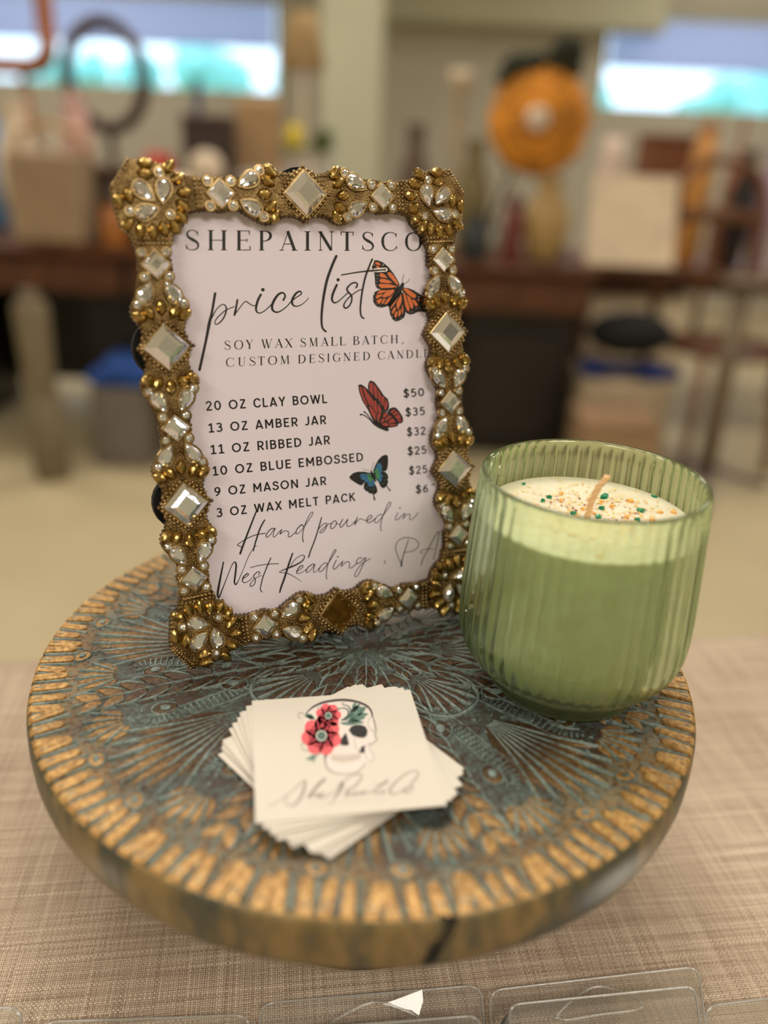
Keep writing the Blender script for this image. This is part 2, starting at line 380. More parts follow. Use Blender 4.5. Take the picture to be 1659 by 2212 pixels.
# ------------------------------------------------------------------ display table and cloth
TZ = .7400; BZ = CAMZ-.21616; BX, BY, BR = -.00556, .32284, .15
TROT = math.radians(8.1)
tc = Vector((0, .525, 0)); tdir = Vector((math.cos(TROT), math.sin(TROT), 0)); tback = Vector((-math.sin(TROT), math.cos(TROT), 0))
tcen = tc - tback*.38
t = thing('folding_table', 'display table under the linen cloth, carrying the round pedestal stand', 'table', (tcen.x, tcen.y, 0), TROT)
b = MB(); b.box((0, 0, TZ-.018), (1.80, .74, .03), bev=.006); b.build('tabletop', M((190, 184, 174), .5), t)
for sx in (-1, 1):
    for sy in (-1, 1):
        b = MB(); b.tube([(sx*.8, sy*.3, 0), (sx*.8, sy*.3, TZ-.03)], .015, 10); b.build('leg', M((120, 120, 122), .35, .9), t)
b = MB(); n = 40
prof = [(-.385, -.30), (-.382, -.02), (-.376, -.004), (-.36, 0), (.36, 0), (.376, -.004), (.381, -.02), (.386, -.30)]
for i in range(n+1):
    x = -.93+1.86*i/n
    for k, (y, z) in enumerate(prof):
        wv = .012*math.sin(i*.9) if z < -.1 else 0
        b.v.append((x, y+(wv if y > 0 else -wv), TZ+.001+z))
m_ = len(prof)
for i in range(n):
    for k in range(m_-1): b.f.append([i*m_+k, (i+1)*m_+k, (i+1)*m_+k+1, i*m_+k+1]); b.m.append(0); b.sm.append(True)
o = b.build('tablecloth', LINEN); o.location = (tcen.x, tcen.y, 0); o.rotation_euler = (0, 0, TROT)
tag(o, 'beige woven linen tablecloth under the pedestal stand', 'tablecloth')
TOPZ = TZ+.001

# ------------------------------------------------------------------ pedestal stand (embossed round board)
stand = thing('pedestal_stand', 'round embossed blue and gold wooden pedestal stand on linen cloth', 'cake stand', (BX, BY, TOPZ))
HB = BZ-TOPZ
random.seed(11)
b = MB()
b.lathe([(0, -.0003), (.05, -.0003), (.1, -.0003), (.138, -.0003), (.1478, -.0006)], n=160, mi=0)
def rimw(a): return 1+.0035*math.sin(a*3+1)+.002*math.sin(a*7)+.0015*math.sin(a*31)
b.lathe([(.1478, -.0006), (.1493, -.0016), (.1500, -.0035), (.1503, -.010), (.1500, -.0175), (.1490, -.0222), (.1465, -.0244), (.10, -.025), (.03, -.025)], n=160, mi=3)
def ridge(pts, w, h=.0008, mi=2, z=0.0, sm=3):
    ws = w if isinstance(w, (list, tuple)) else [w]*len(pts)
    P = smooth_pts(pts, ws, sm) if len(pts) > 2 else [(p[0], p[1], q) for p, q in zip(pts, ws)]
    vs = []
    for i in range(len(P)):
        a, c = P[max(i-1, 0)], P[min(i+1, len(P)-1)]; dx, dy = c[0]-a[0], c[1]-a[1]; d = math.hypot(dx, dy) or 1
        hw = P[i][2]/2; nx, ny = -dy/d*hw, dx/d*hw; x, y = P[i][0], P[i][1]
        k = min(1, P[i][2]/max(ws)); hh = h*.72*(.25+.75*k); j_ = random.uniform(.78, 1.2); nx *= j_; ny *= j_
        vs += [(x+nx, y+ny, z-.0004), (x+nx*.45, y+ny*.45, z+hh), (x-nx*.45, y-ny*.45, z+hh), (x-nx, y-ny, z-.0004)]
    fs = []
    for i in range(len(P)-1):
        for k in range(3): fs.append((i*4+k, i*4+k+1, (i+1)*4+k+1, (i+1)*4+k))
    fs += [(0, 3, 2, 1), (len(P)*4-4, len(P)*4-3, len(P)*4-2, len(P)*4-1)]
    b.add([v for v in vs], [f[::-1] for f in fs], mi)
def patch(poly, z=.00025, mi=1):
    cx = sum(p[0] for p in poly)/len(poly); cy = sum(p[1] for p in poly)/len(poly); n = len(poly)
    vs = [(x, y, -.0004) for x, y in poly]+[(cx+(x-cx)*.88, cy+(y-cy)*.88, z) for x, y in poly]+[(cx, cy, z+.0002)]
    fs = []
    ar = sum(poly[i][0]*poly[(i+1) % n][1]-poly[(i+1) % n][0]*poly[i][1] for i in range(n))
    for i in range(n):
        j = (i+1) % n; q = [(i, j, n+j, n+i), (n+i, n+j, 2*n)]
        fs += q if ar > 0 else [f[::-1] for f in q]
    b.add(vs, fs, mi)
def loc(ox, oy, a, x, y): return (ox+x*math.cos(a)-y*math.sin(a), oy+x*math.sin(a)+y*math.cos(a))
def leaf(ox, oy, a, L, w, vein=True, mi=1):
    n = 7; poly = []
    for k in range(n+1): t_ = k/n; poly.append(loc(ox, oy, a, L*t_, w*.5*math.sin(PI*t_**.8)))
    for k in range(n-1, 0, -1): t_ = k/n; poly.append(loc(ox, oy, a, L*t_, -w*.5*math.sin(PI*t_**.8)))
    patch(poly, mi=mi)
    if vein: ridge([loc(ox, oy, a, L*.1, 0), loc(ox, oy, a, L*.6, 0), loc(ox, oy, a, L*.96, 0)], [w*.34, w*.30, w*.08], .0006)
def fan(r, th, L, spread, n, w, flip=False):
    ox, oy = r*math.cos(th), r*math.sin(th); d = th+(PI if flip else 0)
    for k in range(n):
        q = (k/(n-1)-.5)*2; a = d+q*spread; l = L*(1-.22*q*q)*random.uniform(.94, 1.05)
        leaf(ox+.006*math.cos(a), oy+.006*math.sin(a), a, l-.006, w, False)
    for k in range(n-1):
        q = ((k+.5)/(n-1)-.5)*2; a = d+q*spread; l = L*(1-.22*q*q)*1.03
        p = [loc(ox, oy, a, .007, 0), loc(ox, oy, a+q*.04, l*.6, 0), loc(ox, oy, a+q*.10, l, 0)]
        ridge(p, [.0007, .0022, .0014], .0012)
def frond(r0, r1, th, bend, n, L, w):
    P = []
    for k in range(n+1):
        t_ = k/n; rr = r0+(r1-r0)*t_; a = th+bend*math.sin(PI*t_)*.5
        P.append((rr*math.cos(a), rr*math.sin(a)))
    ridge(P[::3]+[P[-1]], [.0014, .0012, .0011, .0009, .0008, .0006], .0009)
    for k in range(1, n):
        dx, dy = P[k+1][0]-P[k-1][0], P[k+1][1]-P[k-1][1]; a = math.atan2(dy, dx); t_ = k/n
        l = L*(.55+.6*math.sin(PI*(t_*.8+.15)))
        for sg in (-1, 1):
            leaf(P[k][0], P[k][1], a+sg*.62, l*random.uniform(.9, 1.08), w, False)
            q0 = loc(P[k][0], P[k][1], a+sg*.62, l*.18, sg*w*.35); q1 = loc(P[k][0], P[k][1], a+sg*.5, l*.65, sg*w*.45); q2 = loc(P[k][0], P[k][1], a+sg*.35, l*1.02, sg*w*.3)
            ridge([q0, q1, q2], [.0006, .0021, .0008], .0011)
def band(pts, w, step):
    P = smooth_pts(pts, [w]*len(pts), 24)
    acc = 0
    for i in range(1, len(P)-1):
        dx, dy = P[i+1][0]-P[i-1][0], P[i+1][1]-P[i-1][1]; d = math.hypot(dx, dy) or 1; acc += d/2
        if acc >= step:
            acc = 0; nx, ny = -dy/d, dx/d; q = w*.5*math.sin(PI*min(1, max(.12, i/len(P))))
            for sg in (-.62, 0, .62):
                x, y = P[i][0]+nx*q*sg, P[i][1]+ny*q*sg
                ridge([(x-nx*q*.27, y-ny*q*.27), (x+nx*q*.27, y+ny*q*.27)], [.0011, .0011], .0006)
    for sg in (-1, 1):
        ridge([(P[i][0]-(P[i+1][1]-P[i-1][1])/(math.hypot(P[i+1][0]-P[i-1][0], P[i+1][1]-P[i-1][1]) or 1)*w*.55*sg, P[i][1]+(P[i+1][0]-P[i-1][0])/(math.hypot(P[i+1][0]-P[i-1][0], P[i+1][1]-P[i-1][1]) or 1)*w*.55*sg) for i in range(2, len(P)-2, 6)], .0008, .0007, sm=2)
def eye(x, y, r, a):
    def ell(k): return [loc(x, y, a, k*r*1.35*math.cos(q), k*r*math.sin(q)) for q in [2*PI*j/14 for j in range(14)]]
    patch(ell(1.7)); e = ell(1.75); ridge(e+[e[0]], .0009, .0007, sm=1)
    patch(ell(.75), z=.0009, mi=2)
NS = 8
for s_ in range(NS):
    th = -PI/2+2*PI*s_/NS+.02
    fan(.068, th, .060, .40, 9, .0082)
    fan(.030, th, .031, .50, 7, .0062)
    frond(.013, .130, th+PI/NS, .07*(1 if s_ % 2 else -1), 12, .0165, .0066)
    frond(.009, .030, th, .05, 4, .0080, .0040)
    for sg in (-1, 1):
        fan(.108, th+sg*.245, .0225, .62, 6, .0052)
        band([(rr*math.cos(th+sg*q), rr*math.sin(th+sg*q)) for rr, q in ((.058, .22), (.070, .19), (.085, .185), (.100, .175), (.108, .21))], .0070, .0021)
        eye(.066*math.cos(th+sg*.285), .066*math.sin(th+sg*.285), .0027, th+sg*.9)
        eye(.097*math.cos(th+sg*.245), .097*math.sin(th+sg*.245), .0024, th+sg*.6)
        eye(.1305*math.cos(th+sg*.11), .1305*math.sin(th+sg*.11), .0019, th+1.2)
        ridge([(rr*math.cos(th+sg*q), rr*math.sin(th+sg*q)) for rr, q in ((.034, .27), (.046, .34), (.056, .27), (.062, .14), (.063, 0))], [.0009, .0020, .0022, .0018, .0014], .0010)
b.lathe([(0, .0002), (.0012, .0002), (.0016, -.0004)], n=10, mi=1)
ng = 128
for k in range(ng):
    a = 2*PI*k/ng+random.uniform(-.007, .007); r0 = .1345+random.uniform(-.002, .002); r1 = .1490; sk = random.uniform(-.02, .02)
    hw = PI/ng*.70; poly = []
    for q in range(9):
        v = PI*q/8; poly.append(((r0+.004-.004*math.sin(v))*math.cos(a+sk+hw*math.cos(v)), (r0+.004-.004*math.sin(v))*math.sin(a+sk+hw*math.cos(v))))
    poly += [(r1*math.cos(a-hw*.95), r1*math.sin(a-hw*.95)), (r1*math.cos(a+hw*.95), r1*math.sin(a+hw*.95))]
    patch(poly, .0007)
    if k % 3: ridge([((r0+.003)*math.cos(a+sk), (r0+.003)*math.sin(a+sk)), (r1*.985*math.cos(a), r1*.985*math.sin(a))], [.0006, .0015], .0013)
    e = a+PI/ng; ridge([((r0-.001)*math.cos(e+sk), (r0-.001)*math.sin(e+sk)), (r1*.99*math.cos(e), r1*.99*math.sin(e))], [.0014, .0018], .0008)
for k in range(700):      # stippled ground between the motifs
    rr = .130*math.sqrt(random.random()); a = random.uniform(0, 2*PI); q = random.uniform(0, PI); L = random.uniform(.001, .0030)
    x, y = rr*math.cos(a), rr*math.sin(a)
    ridge([(x, y), (x+L*math.cos(q), y+L*math.sin(q))], [.0013, .0004], .0004)
bd = b.build('board', BOARD, stand, (0, 0, HB))
# crack in the near edge
pc = aty(965, 2015, BY-BR*.97); ca = math.atan2(-BR, pc.x-BX)
b = MB(); q = [(-.0018, .0004), (.0005, -.001), (-.0008, -.006), (-.0042, -.011), (-.0066, -.0195), (-.0026, -.0190), (.0004, -.0105), (.0026, -.006), (.0042, -.0012)]
def onrim(u, z, rr): a = ca+u/BR; return (rr*math.cos(a), rr*math.sin(a), z)
vs = [onrim(u, z, .1507 if z < -.003 else .1498) for u, z in q]+[onrim(u*.8-.0003, z, .146) for u, z in q]
b.add(vs, [tuple(range(9)), tuple(range(17, 8, -1))]+[(i, (i+1) % 9, 9+(i+1) % 9, 9+i) for i in range(9)])
o = b.build('edge_crack', CRACK, stand, (0, 0, HB)); o['label'] = 'dark crack in the front edge'
b = MB(); b.lathe([(0, HB-.0247), (.04, HB-.0247), (.042, HB-.028), (.034, HB-.036), (.022, HB-.05), (.019, HB-.062), (.026, HB-.070), (.022, HB-.076), (.026, HB-.09), (.04, .0205), (.046, .018)], n=48)
b.build('stem', BOARD[3], stand)
b = MB(); b.lathe([(.03, .019), (.046, .019), (.064, .016), (.0725, .0115), (.0735, .007), (.072, .001), (.07, 0), (0, 0)], n=72); b.build('foot', FOOTM, stand)

# ------------------------------------------------------------------ picture frame
YAW, LEAN = .44826, .26332
FO = Vector((-.02914, .34754, CAMZ-.10845))
FU = Vector((math.cos(YAW), math.sin(YAW), 0)); FB = Vector((-math.sin(YAW), math.cos(YAW), 0))
FV = Vector((0, 0, 1))*math.cos(LEAN)+FB*math.sin(LEAN); FN = FU.cross(FV)     # FN looks out of the picture
FW, FH = .06583, .09355
def puv(px, py, w=0.0):
    d = ray(px, py); P0 = FO+FN*w; q = CAM+d*((P0-CAM).dot(FN)/d.dot(FN))-FO
    return (q.dot(FU), q.dot(FV))
base = FO-FV*(FH+.0185)
frame = thing('picture_frame', 'jewelled antique gold picture frame standing on the embossed board', 'picture frame')
frame.matrix_world = Matrix(((FU.x, FV.x, FN.x, base.x), (FU.y, FV.y, FN.y, base.y), (FU.z, FV.z, FN.z, base.z), (0, 0, 0, 1)))
OFF = FH+.0185
GP = dict(ls1=(337, 571), lb1=(360, 750), ls2=(381, 924.6), lb2=(402, 1090), ls3=(420, 1250.7), ts1=(477, 417), tb=(660, 418), ts2=(827.5, 423.6), rs1=(959, 560.5), rb1=(967, 718), rs2=(974.5, 868.5), rb2=(983, 1013.6), rs3=(991.6, 1156), bs1=(574, 1353), bb=(734.4, 1323), bs2=(884, 1293), tl=(352, 449), tr=(930.6, 454.8), bl=(460, 1349), br=(974, 1252))
G = {k: puv(*v) for k, v in GP.items()}
TOPW = -.0012; BOTW = -.0060
body = MB(); studs = MB(); beads = MB(); backing = MB()
def P3(u, v, w): return (u, v+OFF, w)
def prism(poly, w0, w1, bev, mb=None, mi=0):
    mb = mb or body; n = len(poly)
    ar = sum(poly[i][0]*poly[(i+1) % n][1]-poly[(i+1) % n][0]*poly[i][1] for i in range(n))
    if ar < 0: poly = poly[::-1]
    inn = []
    for i in range(n):
        a, c, d = poly[i-1], poly[i], poly[(i+1) % n]
        e1 = (c[0]-a[0], c[1]-a[1]); e2 = (d[0]-c[0], d[1]-c[1]); l1 = math.hypot(*e1) or 1; l2 = math.hypot(*e2) or 1
        nx = -(e1[1]/l1+e2[1]/l2); ny = (e1[0]/l1+e2[0]/l2); l = math.hypot(nx, ny) or 1
        inn.append((c[0]+nx/l*bev, c[1]+ny/l*bev))
    vs = [P3(x, y, w0) for x, y in poly]+[P3(x, y, w1-bev) for x, y in poly]+[P3(x, y, w1) for x, y in inn]
    fs = [tuple(range(n-1, -1, -1)), tuple(range(2*n, 3*n))]
    for L in (0, n):
        for i in range(n): j = (i+1) % n; fs.append((L+i, L+j, L+n+j, L+n+i))
    mb.add(vs, fs, mi)
def ripple(poly, amp=.0004, wl=.0019):
    out = []; n = len(poly); acc = 0
    ar = sum(poly[i][0]*poly[(i+1) % n][1]-poly[(i+1) % n][0]*poly[i][1] for i in range(n)); sg = 1 if ar > 0 else -1
    for i in range(n):
        a, c = poly[i], poly[(i+1) % n]; d = math.hypot(c[0]-a[0], c[1]-a[1]); k = max(2, int(d/(wl/5)))
        nx, ny = (c[1]-a[1])/d*sg, -(c[0]-a[0])/d*sg
        for j in range(k):
            t_ = j/k; s_ = acc+d*t_; q = amp*(abs(math.sin(PI*s_/wl))*2-1)
            out.append((a[0]+(c[0]-a[0])*t_+nx*q, a[1]+(c[1]-a[1])*t_+ny*q))
        acc += d
    return out
occ = []        # occupied circles (u, v, r) for the granulation
def bead(u, v, r, w=None):
    w = TOPW if w is None else w
    seg = 7; vs = []; fs = []
    for i, (q, z) in enumerate(((1, 0), (.86, .52), (.45, .9))):
        for k in range(seg): a = 2*PI*(k+.5*i)/seg; vs.append(P3(u+r*q*math.cos(a), v+r*q*math.sin(a), w-.0001+r*z*1.1))
    vs.append(P3(u, v, w-.0001+r*1.1))
    for i in range(2):
        for k in range(seg): j = (k+1) % seg; fs.append((i*seg+k, i*seg+j, (i+1)*seg+j, (i+1)*seg+k))
    for k in range(seg): fs.append((2*seg+k, 2*seg+(k+1) % seg, 3*seg))
    beads.add(vs, fs, 0, True)
def stud_mesh(L, Wd):
    n = 6; mb = MB()
    xs_ = [1, .72, .38, 0, -.38, -.72, -1]; out = [(L/2*x, Wd/2*(1-x*x)**.85) for x in xs_]+[(L/2*x, -Wd/2*(1-x*x)**.85) for x in xs_[-2:0:-1]]
    m = len(out)
    vs = [(x, y, -.001) for x, y in out]+[(x, y, .0008) for x, y in out]+[(x*.82, y*.62, .0018) for x, y in out]+[(x*.62, y*.16, .0024) for x, y in out]
    fs = [tuple(range(3*m, 4*m))]
    for L_ in (0, m, 2*m):
        for k in range(m): j = (k+1) % m; fs.append((L_+k, L_+j, L_+m+j, L_+m+k))
    mb.add(vs, fs); return mb
STUD = None; NST = 0
def stud(u, v, a, L=.0070, Wd=.0044):
    global STUD, NST
    if STUD is None:
        mb = stud_mesh(.0070, .0044); STUD = bpy.data.meshes.new('leaf_stud'); STUD.from_pydata(mb.v, [], mb.f); STUD.materials.append(GOLD_LEAF); STUD.update()
    for t_ in (-.3, 0, .3): occ.append((u+L*t_*math.cos(a), v+L*t_*math.sin(a), Wd*.5*(1-.8*abs(t_))))
    NST += 1
    if NST <= 100:
        o = bpy.data.objects.new('leaf_stud', STUD); SC.collection.objects.link(o); o.parent = frame; o.location = P3(u, v, TOPW); o.rotation_euler = (0, 0, a)
    else:
        mb = stud_mesh(L, Wd); co, si = math.cos(a), math.sin(a); studs.add([P3(u+x*co-y*si, v+x*si+y*co, TOPW+z) for x, y, z in mb.v], mb.f)
# gem meshes
def gem_mesh(name, outline, levels, center):
    mb = MB(); n = len(outline); vs = []
    for li, (s_, z, rot) in enumerate(levels):
        for k in range(n):
            if rot: x = (outline[k][0]+outline[(k+1) % n][0])/2; y = (outline[k][1]+outline[(k+1) % n][1])/2
            else: x, y = outline[k]
            vs.append((center[0]+(x-center[0])*s_, center[1]+(y-center[1])*s_, z))
    fs = []; r = 0
    for li in range(len(levels)-1):
        rot = levels[li+1][2] and not levels[li][2]
        for k in range(n):
            j = (k+1) % n; A, B, C_, D = li*n+k, li*n+j, (li+1)*n+k, (li+1)*n+j
            if rot: fs += [(A, B, C_), (B, D, C_)]
            else: fs.append((A, B, D, C_))
    fs.append(tuple(range((len(levels)-1)*n, len(levels)*n)))
    mb.add(vs, fs); me = bpy.data.meshes.new(name); me.from_pydata(mb.v, [], mb.f); me.materials.append(GEM); me.update(); return me
def sq(a):
    c = [(a, 0), (0, a), (-a, 0), (0, -a)]; out = []
    for i in range(4): p, q = c[i], c[(i+1) % 4]; out += [p, ((p[0]+q[0])/2, (p[1]+q[1])/2)]
    return out
BIG, SML = .0094, .0056
def tear(L, Wd, n=14):   # tip at +x
    out = []
    for k in range(n):
        a = 2*PI*k/n; x = math.cos(a); y = math.sin(a)*(math.sin(a/2)**.9 if a else 0)
        out.append((x*L/2, y*Wd/2*1.12))
    return out
def round_(r, n=10): return [(r*math.cos(2*PI*k/n), r*math.sin(2*PI*k/n)) for k in range(n)]
TL_, TW_ = .0096, .0070
me_big = gem_mesh('big_diamond', sq(BIG), [(1, 0, 0), (.985, .0012, 0), (.70, .0030, 0), (.47, .0040, 0)], (0, 0))
me_sml = gem_mesh('small_diamond', sq(SML), [(1, 0, 0), (.98, .0009, 0), (.66, .0023, 0), (.38, .0029, 0)], (0, 0))
me_tear = gem_mesh('teardrop', tear(TL_, TW_), [(1, 0, 0), (.97, .0008, 0), (.72, .0021, 1), (.5, .0028, 0)], (-.0012, 0))
me_rh = gem_mesh('rhinestone', round_(.00165), [(1, 0, 0), (.95, .0004, 0), (.7, .0010, 1), (.42, .0013, 0)], (0, 0))
def gem(name, me, u, v, a, w=.0004):
    o = bpy.data.objects.new(name, me); SC.collection.objects.link(o); o.parent = frame; o.location = P3(u, v, TOPW+w); o.rotation_euler = (0, 0, a); return o
def bezel(outline, u, v, a, k=1.1, h=.0010, rim=.0007):
    co, si = math.cos(a), math.sin(a); n = len(outline)
    def q(x, y, z): return P3(u+x*co-y*si, v+x*si+y*co, z)
    cx = sum(p[0] for p in outline)/n; cy = sum(p[1] for p in outline)/n
    def off(d): 
        o_ = []
        for x, y in outline: l = math.hypot(x-cx, y-cy) or 1; o_.append((x+(x-cx)/l*d, y+(y-cy)/l*d))
        return o_
    A, B, C_ = off(rim*1.4), off(rim), off(-.0002)
    vs = [q(x, y, TOPW-.001) for x, y in A]+[q(x, y, TOPW+h*.7) for x, y in A]+[q(x, y, TOPW+h) for x, y in B]+[q(x, y, TOPW+h) for x, y in C_]+[q(x, y, TOPW) for x, y in C_]
    fs = []
    for L in range(4):
        for k_ in range(n): j = (k_+1) % n; fs.append((L*n+k_, L*n+j, (L+1)*n+j, (L+1)*n+k_))
    body.add(vs, fs, 1)
def occ_poly(outline, u, v, a, r):
    co, si = math.cos(a), math.sin(a)
    for s_ in (.1, .45, .8):
        for x, y in outline: occ.append((u+(x*co-y*si)*s_, v+(x*si+y*co)*s_, r))
def put_big(u, v, a, empty=False):
    prism(ripple([(u+.0111*math.cos(a+PI/4*k+PI/8*0)*(1 if k % 2 == 0 else .88), v+.0111*math.sin(a+PI/4*k)*(1 if k % 2 == 0 else .88)) for k in range(8)]), BOTW, TOPW, .0006)
    bezel(sq(BIG), u, v, a); occ_poly(sq(BIG), u, v, a, .0018)
    if empty:
        mb = MB(); s = sq(BIG); co, si = math.cos(a), math.sin(a)
        mb.add([P3(u+x*co-y*si, v+x*si+y*co, TOPW+.0002) for x, y in s], [tuple(range(8))])
        o = mb.build('socket', SOCKET, frame); o['label'] = 'empty gold diamond socket without its stone'
    else: gem('diamond_gem', me_big, u, v, a)
    for e in range(4):
        a0, a1 = a+PI/2*e, a+PI/2*(e+1)
        for row, (rr, r) in enumerate(((.0112, .00090), (.0131, .00075))):
            p, q = (rr*math.cos(a0), rr*math.sin(a0)), (rr*math.cos(a1), rr*math.sin(a1)); n = 8
            for k in range(n+1):
                t_ = (k+.5*row)/n
                if t_ > 1 or (row == 1 and (t_ < .22 or t_ > .78)): continue
                x, y = u+p[0]+(q[0]-p[0])*t_, v+p[1]+(q[1]-p[1])*t_; bead(x, y, r); occ.append((x, y, r))
SOCKET = gold_mat('worn_gold_socket', (132, 98, 44), (92, 66, 28), .3)
def put_small(u, v, a):
    bezel(sq(SML), u, v, a, rim=.0006); gem('diamond_gem', me_sml, u, v, a); occ_poly(sq(SML), u, v, a, .001)
    for k in range(4): put_rh(u+.0068*math.cos(a+PI/4+PI/2*k), v+.0068*math.sin(a+PI/4+PI/2*k))
def put_rh(u, v):
    bezel(round_(.00165), u, v, 0, rim=.0006, h=.0008); gem('rhinestone', me_rh, u, v, random.random()); occ.append((u, v, .0022))
def put_tear(u, v, a):
    bezel(tear(TL_, TW_), u, v, a, rim=.0006); gem('teardrop_gem', me_tear, u, v, a); occ_poly(tear(TL_, TW_), u, v, a, .0011)
fillpoly = []
HWP = [(0, 8.4), (4, 8.8), (7, 8.6), (9.5, 9.2), (11.4, 10.6), (13, 11.5), (15.2, 11.9), (17.6, 11.4), (20, 9.9), (23, 8.0), (26, 6.0), (28, 5.6), (30, 6.2), (33, 6.8)]
def segment(Bk, Sk):
    B, S = G[Bk], G[Sk]; dx, dy = S[0]-B[0], S[1]-B[1]; L = math.hypot(dx, dy); tx, ty = dx/L, dy/L; nx, ny = -ty, tx; k = L/.033
    a = math.atan2(ty, tx)
    def at(s_, n_): s_ *= .001*k; n_ *= .001; return (B[0]+tx*s_+nx*n_, B[1]+ty*s_+ny*n_)
    ins = {-1: 1.0, 1: 1.0}
    if Bk[0] == 'r': ins[1 if nx < 0 else -1] = .86
    poly = [at(s_, h*ins[1]) for s_, h in HWP]+[at(s_, -h*ins[-1]) for s_, h in reversed(HWP)]
    fillpoly.append(poly); prism(ripple(poly), BOTW, TOPW, .0006)
    u, v = at(16.1, 0); stud(u, v, a)
    for sg in (-1, 1):
        u, v = at(14.3, sg*5.2*ins[sg]); stud(u, v, a+sg*.62)
        u, v = at(12.8, sg*9.2*ins[sg]); stud(u, v, a+sg*1.0)
        u, v = at(17.3, sg*9.2*ins[sg]); put_rh(u, v)
        u, v = at(21.9, sg*5.2); put_tear(u, v, a-sg*.50)
    return (tx, ty)
for Bk, Sk in (('lb1', 'ls1'), ('lb1', 'ls2'), ('lb2', 'ls2'), ('lb2', 'ls3'), ('rb1', 'rs1'), ('rb1', 'rs2'), ('rb2', 'rs2'), ('rb2', 'rs3'), ('tb', 'ts1'), ('tb', 'ts2'), ('bb', 'bs1'), ('bb', 'bs2')): segment(Bk, Sk)
def dirn(a, c): return math.atan2(G[c][1]-G[a][1], G[c][0]-G[a][0])
for k, o_ in (('lb1', 'ls1'), ('lb2', 'ls2'), ('rb1', 'rs1'), ('rb2', 'rs2'), ('tb', 'ts2'), ('bb', 'bs2')): put_big(G[k][0], G[k][1], dirn(k, o_), k == 'bb')
for k, o_ in (('ls1', 'lb1'), ('ls2', 'lb1'), ('ls3', 'lb2'), ('rs1', 'rb1'), ('rs2', 'rb1'), ('rs3', 'rb2'), ('ts1', 'tb'), ('ts2', 'tb'), ('bs1', 'bb'), ('bs2', 'bb')): put_small(G[k][0], G[k][1], dirn(k, o_))
CORN = [(15, 13), (7, 13.5), (5.2, 17.5), (1, 17.2), (-2.7, 18.3), (-7, 18.2), (-11, 18.8), (-12.6, 15), (-19, 8.7), (-18.5, 2), (-17, -6.7), (-13.6, -9.7), (-12, -15), (1.9, -15), (3.2, -10.2), (5.8, -8.4), (8.6, -5.4), (10.2, -1.5), (15, -.2)]
CST = [(-4.7, 17, 175), (-5.2, 13.2, 170), (4.2, 16, 50), (7.2, 11.6, 28), (9.4, 6.4, 5), (8.2, 1.2, -35), (7.2, -3.2, -50), (4.2, -7.2, -58), (-.2, -7.7, -72), (-4.7, -8.9, -90), (-9.6, -8.2, 78), (-14.4, -6.2, 30), (-16.6, 2.7, 92), (-12.6, 4.9, 105)]
for key, sx, sy in (('tl', 1, 1), ('tr', -1, 1), ('bl', 1, -1), ('br', -1, -1)):
    cu, cv = G[key]
    def tr(x, y): return (cu+sx*x*.001, cv+sy*y*.001)
    def ang(d): a = math.radians(d); return math.atan2(sy*math.sin(a), sx*math.cos(a))
    poly = [tr(*p) for p in CORN]; fillpoly.append(poly); prism(ripple(poly), BOTW, TOPW, .0006)
    for x, y, d in CST: u, v = tr(x, y); stud(u, v, ang(d))
    for x, y, d in ((-6.6, 6.4, 137), (1.2, 6.6, 80), (-6.2, -1.4, 195)): u, v = tr(x, y); put_tear(u, v, ang(d+180))
    for x, y in ((.2, 13.6), (-13, -1.2), (2.9, -2.4)): u, v = tr(x, y); put_rh(u, v)
    hs, vs_ = {'tl': ('ts1', 'ls1'), 'tr': ('ts2', 'rs1'), 'bl': ('bs1', 'ls3'), 'br': ('bs2', 'rs3')}[key]
    for sk, tgt in ((hs, tr(11, 6)), (vs_, tr(-5, -12))):
        S = G[sk]; dx, dy = tgt[0]-S[0], tgt[1]-S[1]; L = math.hypot(dx, dy); tx, ty = dx/L, dy/L; nx, ny = -ty, tx
        q = lambda s_, n_: (S[0]+tx*s_+nx*n_, S[1]+ty*s_+ny*n_)
        poly = [q(-.002, .0068), (q(L*.5, .0062)), q(L+.001, .0068), q(L+.001, -.0068), q(L*.5, -.0062), q(-.002, -.0068)]
        fillpoly.append(poly); prism(ripple(poly), BOTW, TOPW, .0006)
        for row, s_ in ((0, .0082), (1, .0101)):
            for n_ in (-.0052, -.0035, -.0017, 0, .0017, .0035, .0052): 
                if s_ < L+.003: u, v = q(s_, n_); bead(u, v, .0008); occ.append((u, v, .0008))
    for i in range(9):
        t_ = i/8; u, v = tr(-18.2+6.6*t_, 8.6+9.4*t_); bead(u, v, .0007)
        u, v = tr(-17.2+6.4*t_, 8.0+8.4*t_); bead(u, v, .0007)
        u, v = tr(-11+13*t_, -13.6); bead(u, v, .0008)
def inside(x, y, poly):
    c = False; n = len(poly)
    for i in range(n):
        (x1, y1), (x2, y2) = poly[i], poly[i-1]
        if (y1 > y) != (y2 > y) and x < (x2-x1)*(y-y1)/(y2-y1)+x1: c = not c
    return c
grid = {}
def cell(u, v): return (int(u//.003), int(v//.003))
for u, v, r in occ: grid.setdefault(cell(u, v), []).append((u, v, r))
def free(u, v, r):
    ci, cj = cell(u, v)
    for i in (-1, 0, 1):
        for j in (-1, 0, 1):
            for x, y, q in grid.get((ci+i, cj+j), ()):
                if (x-u)**2+(y-v)**2 < (q+r)**2: return False
    return True
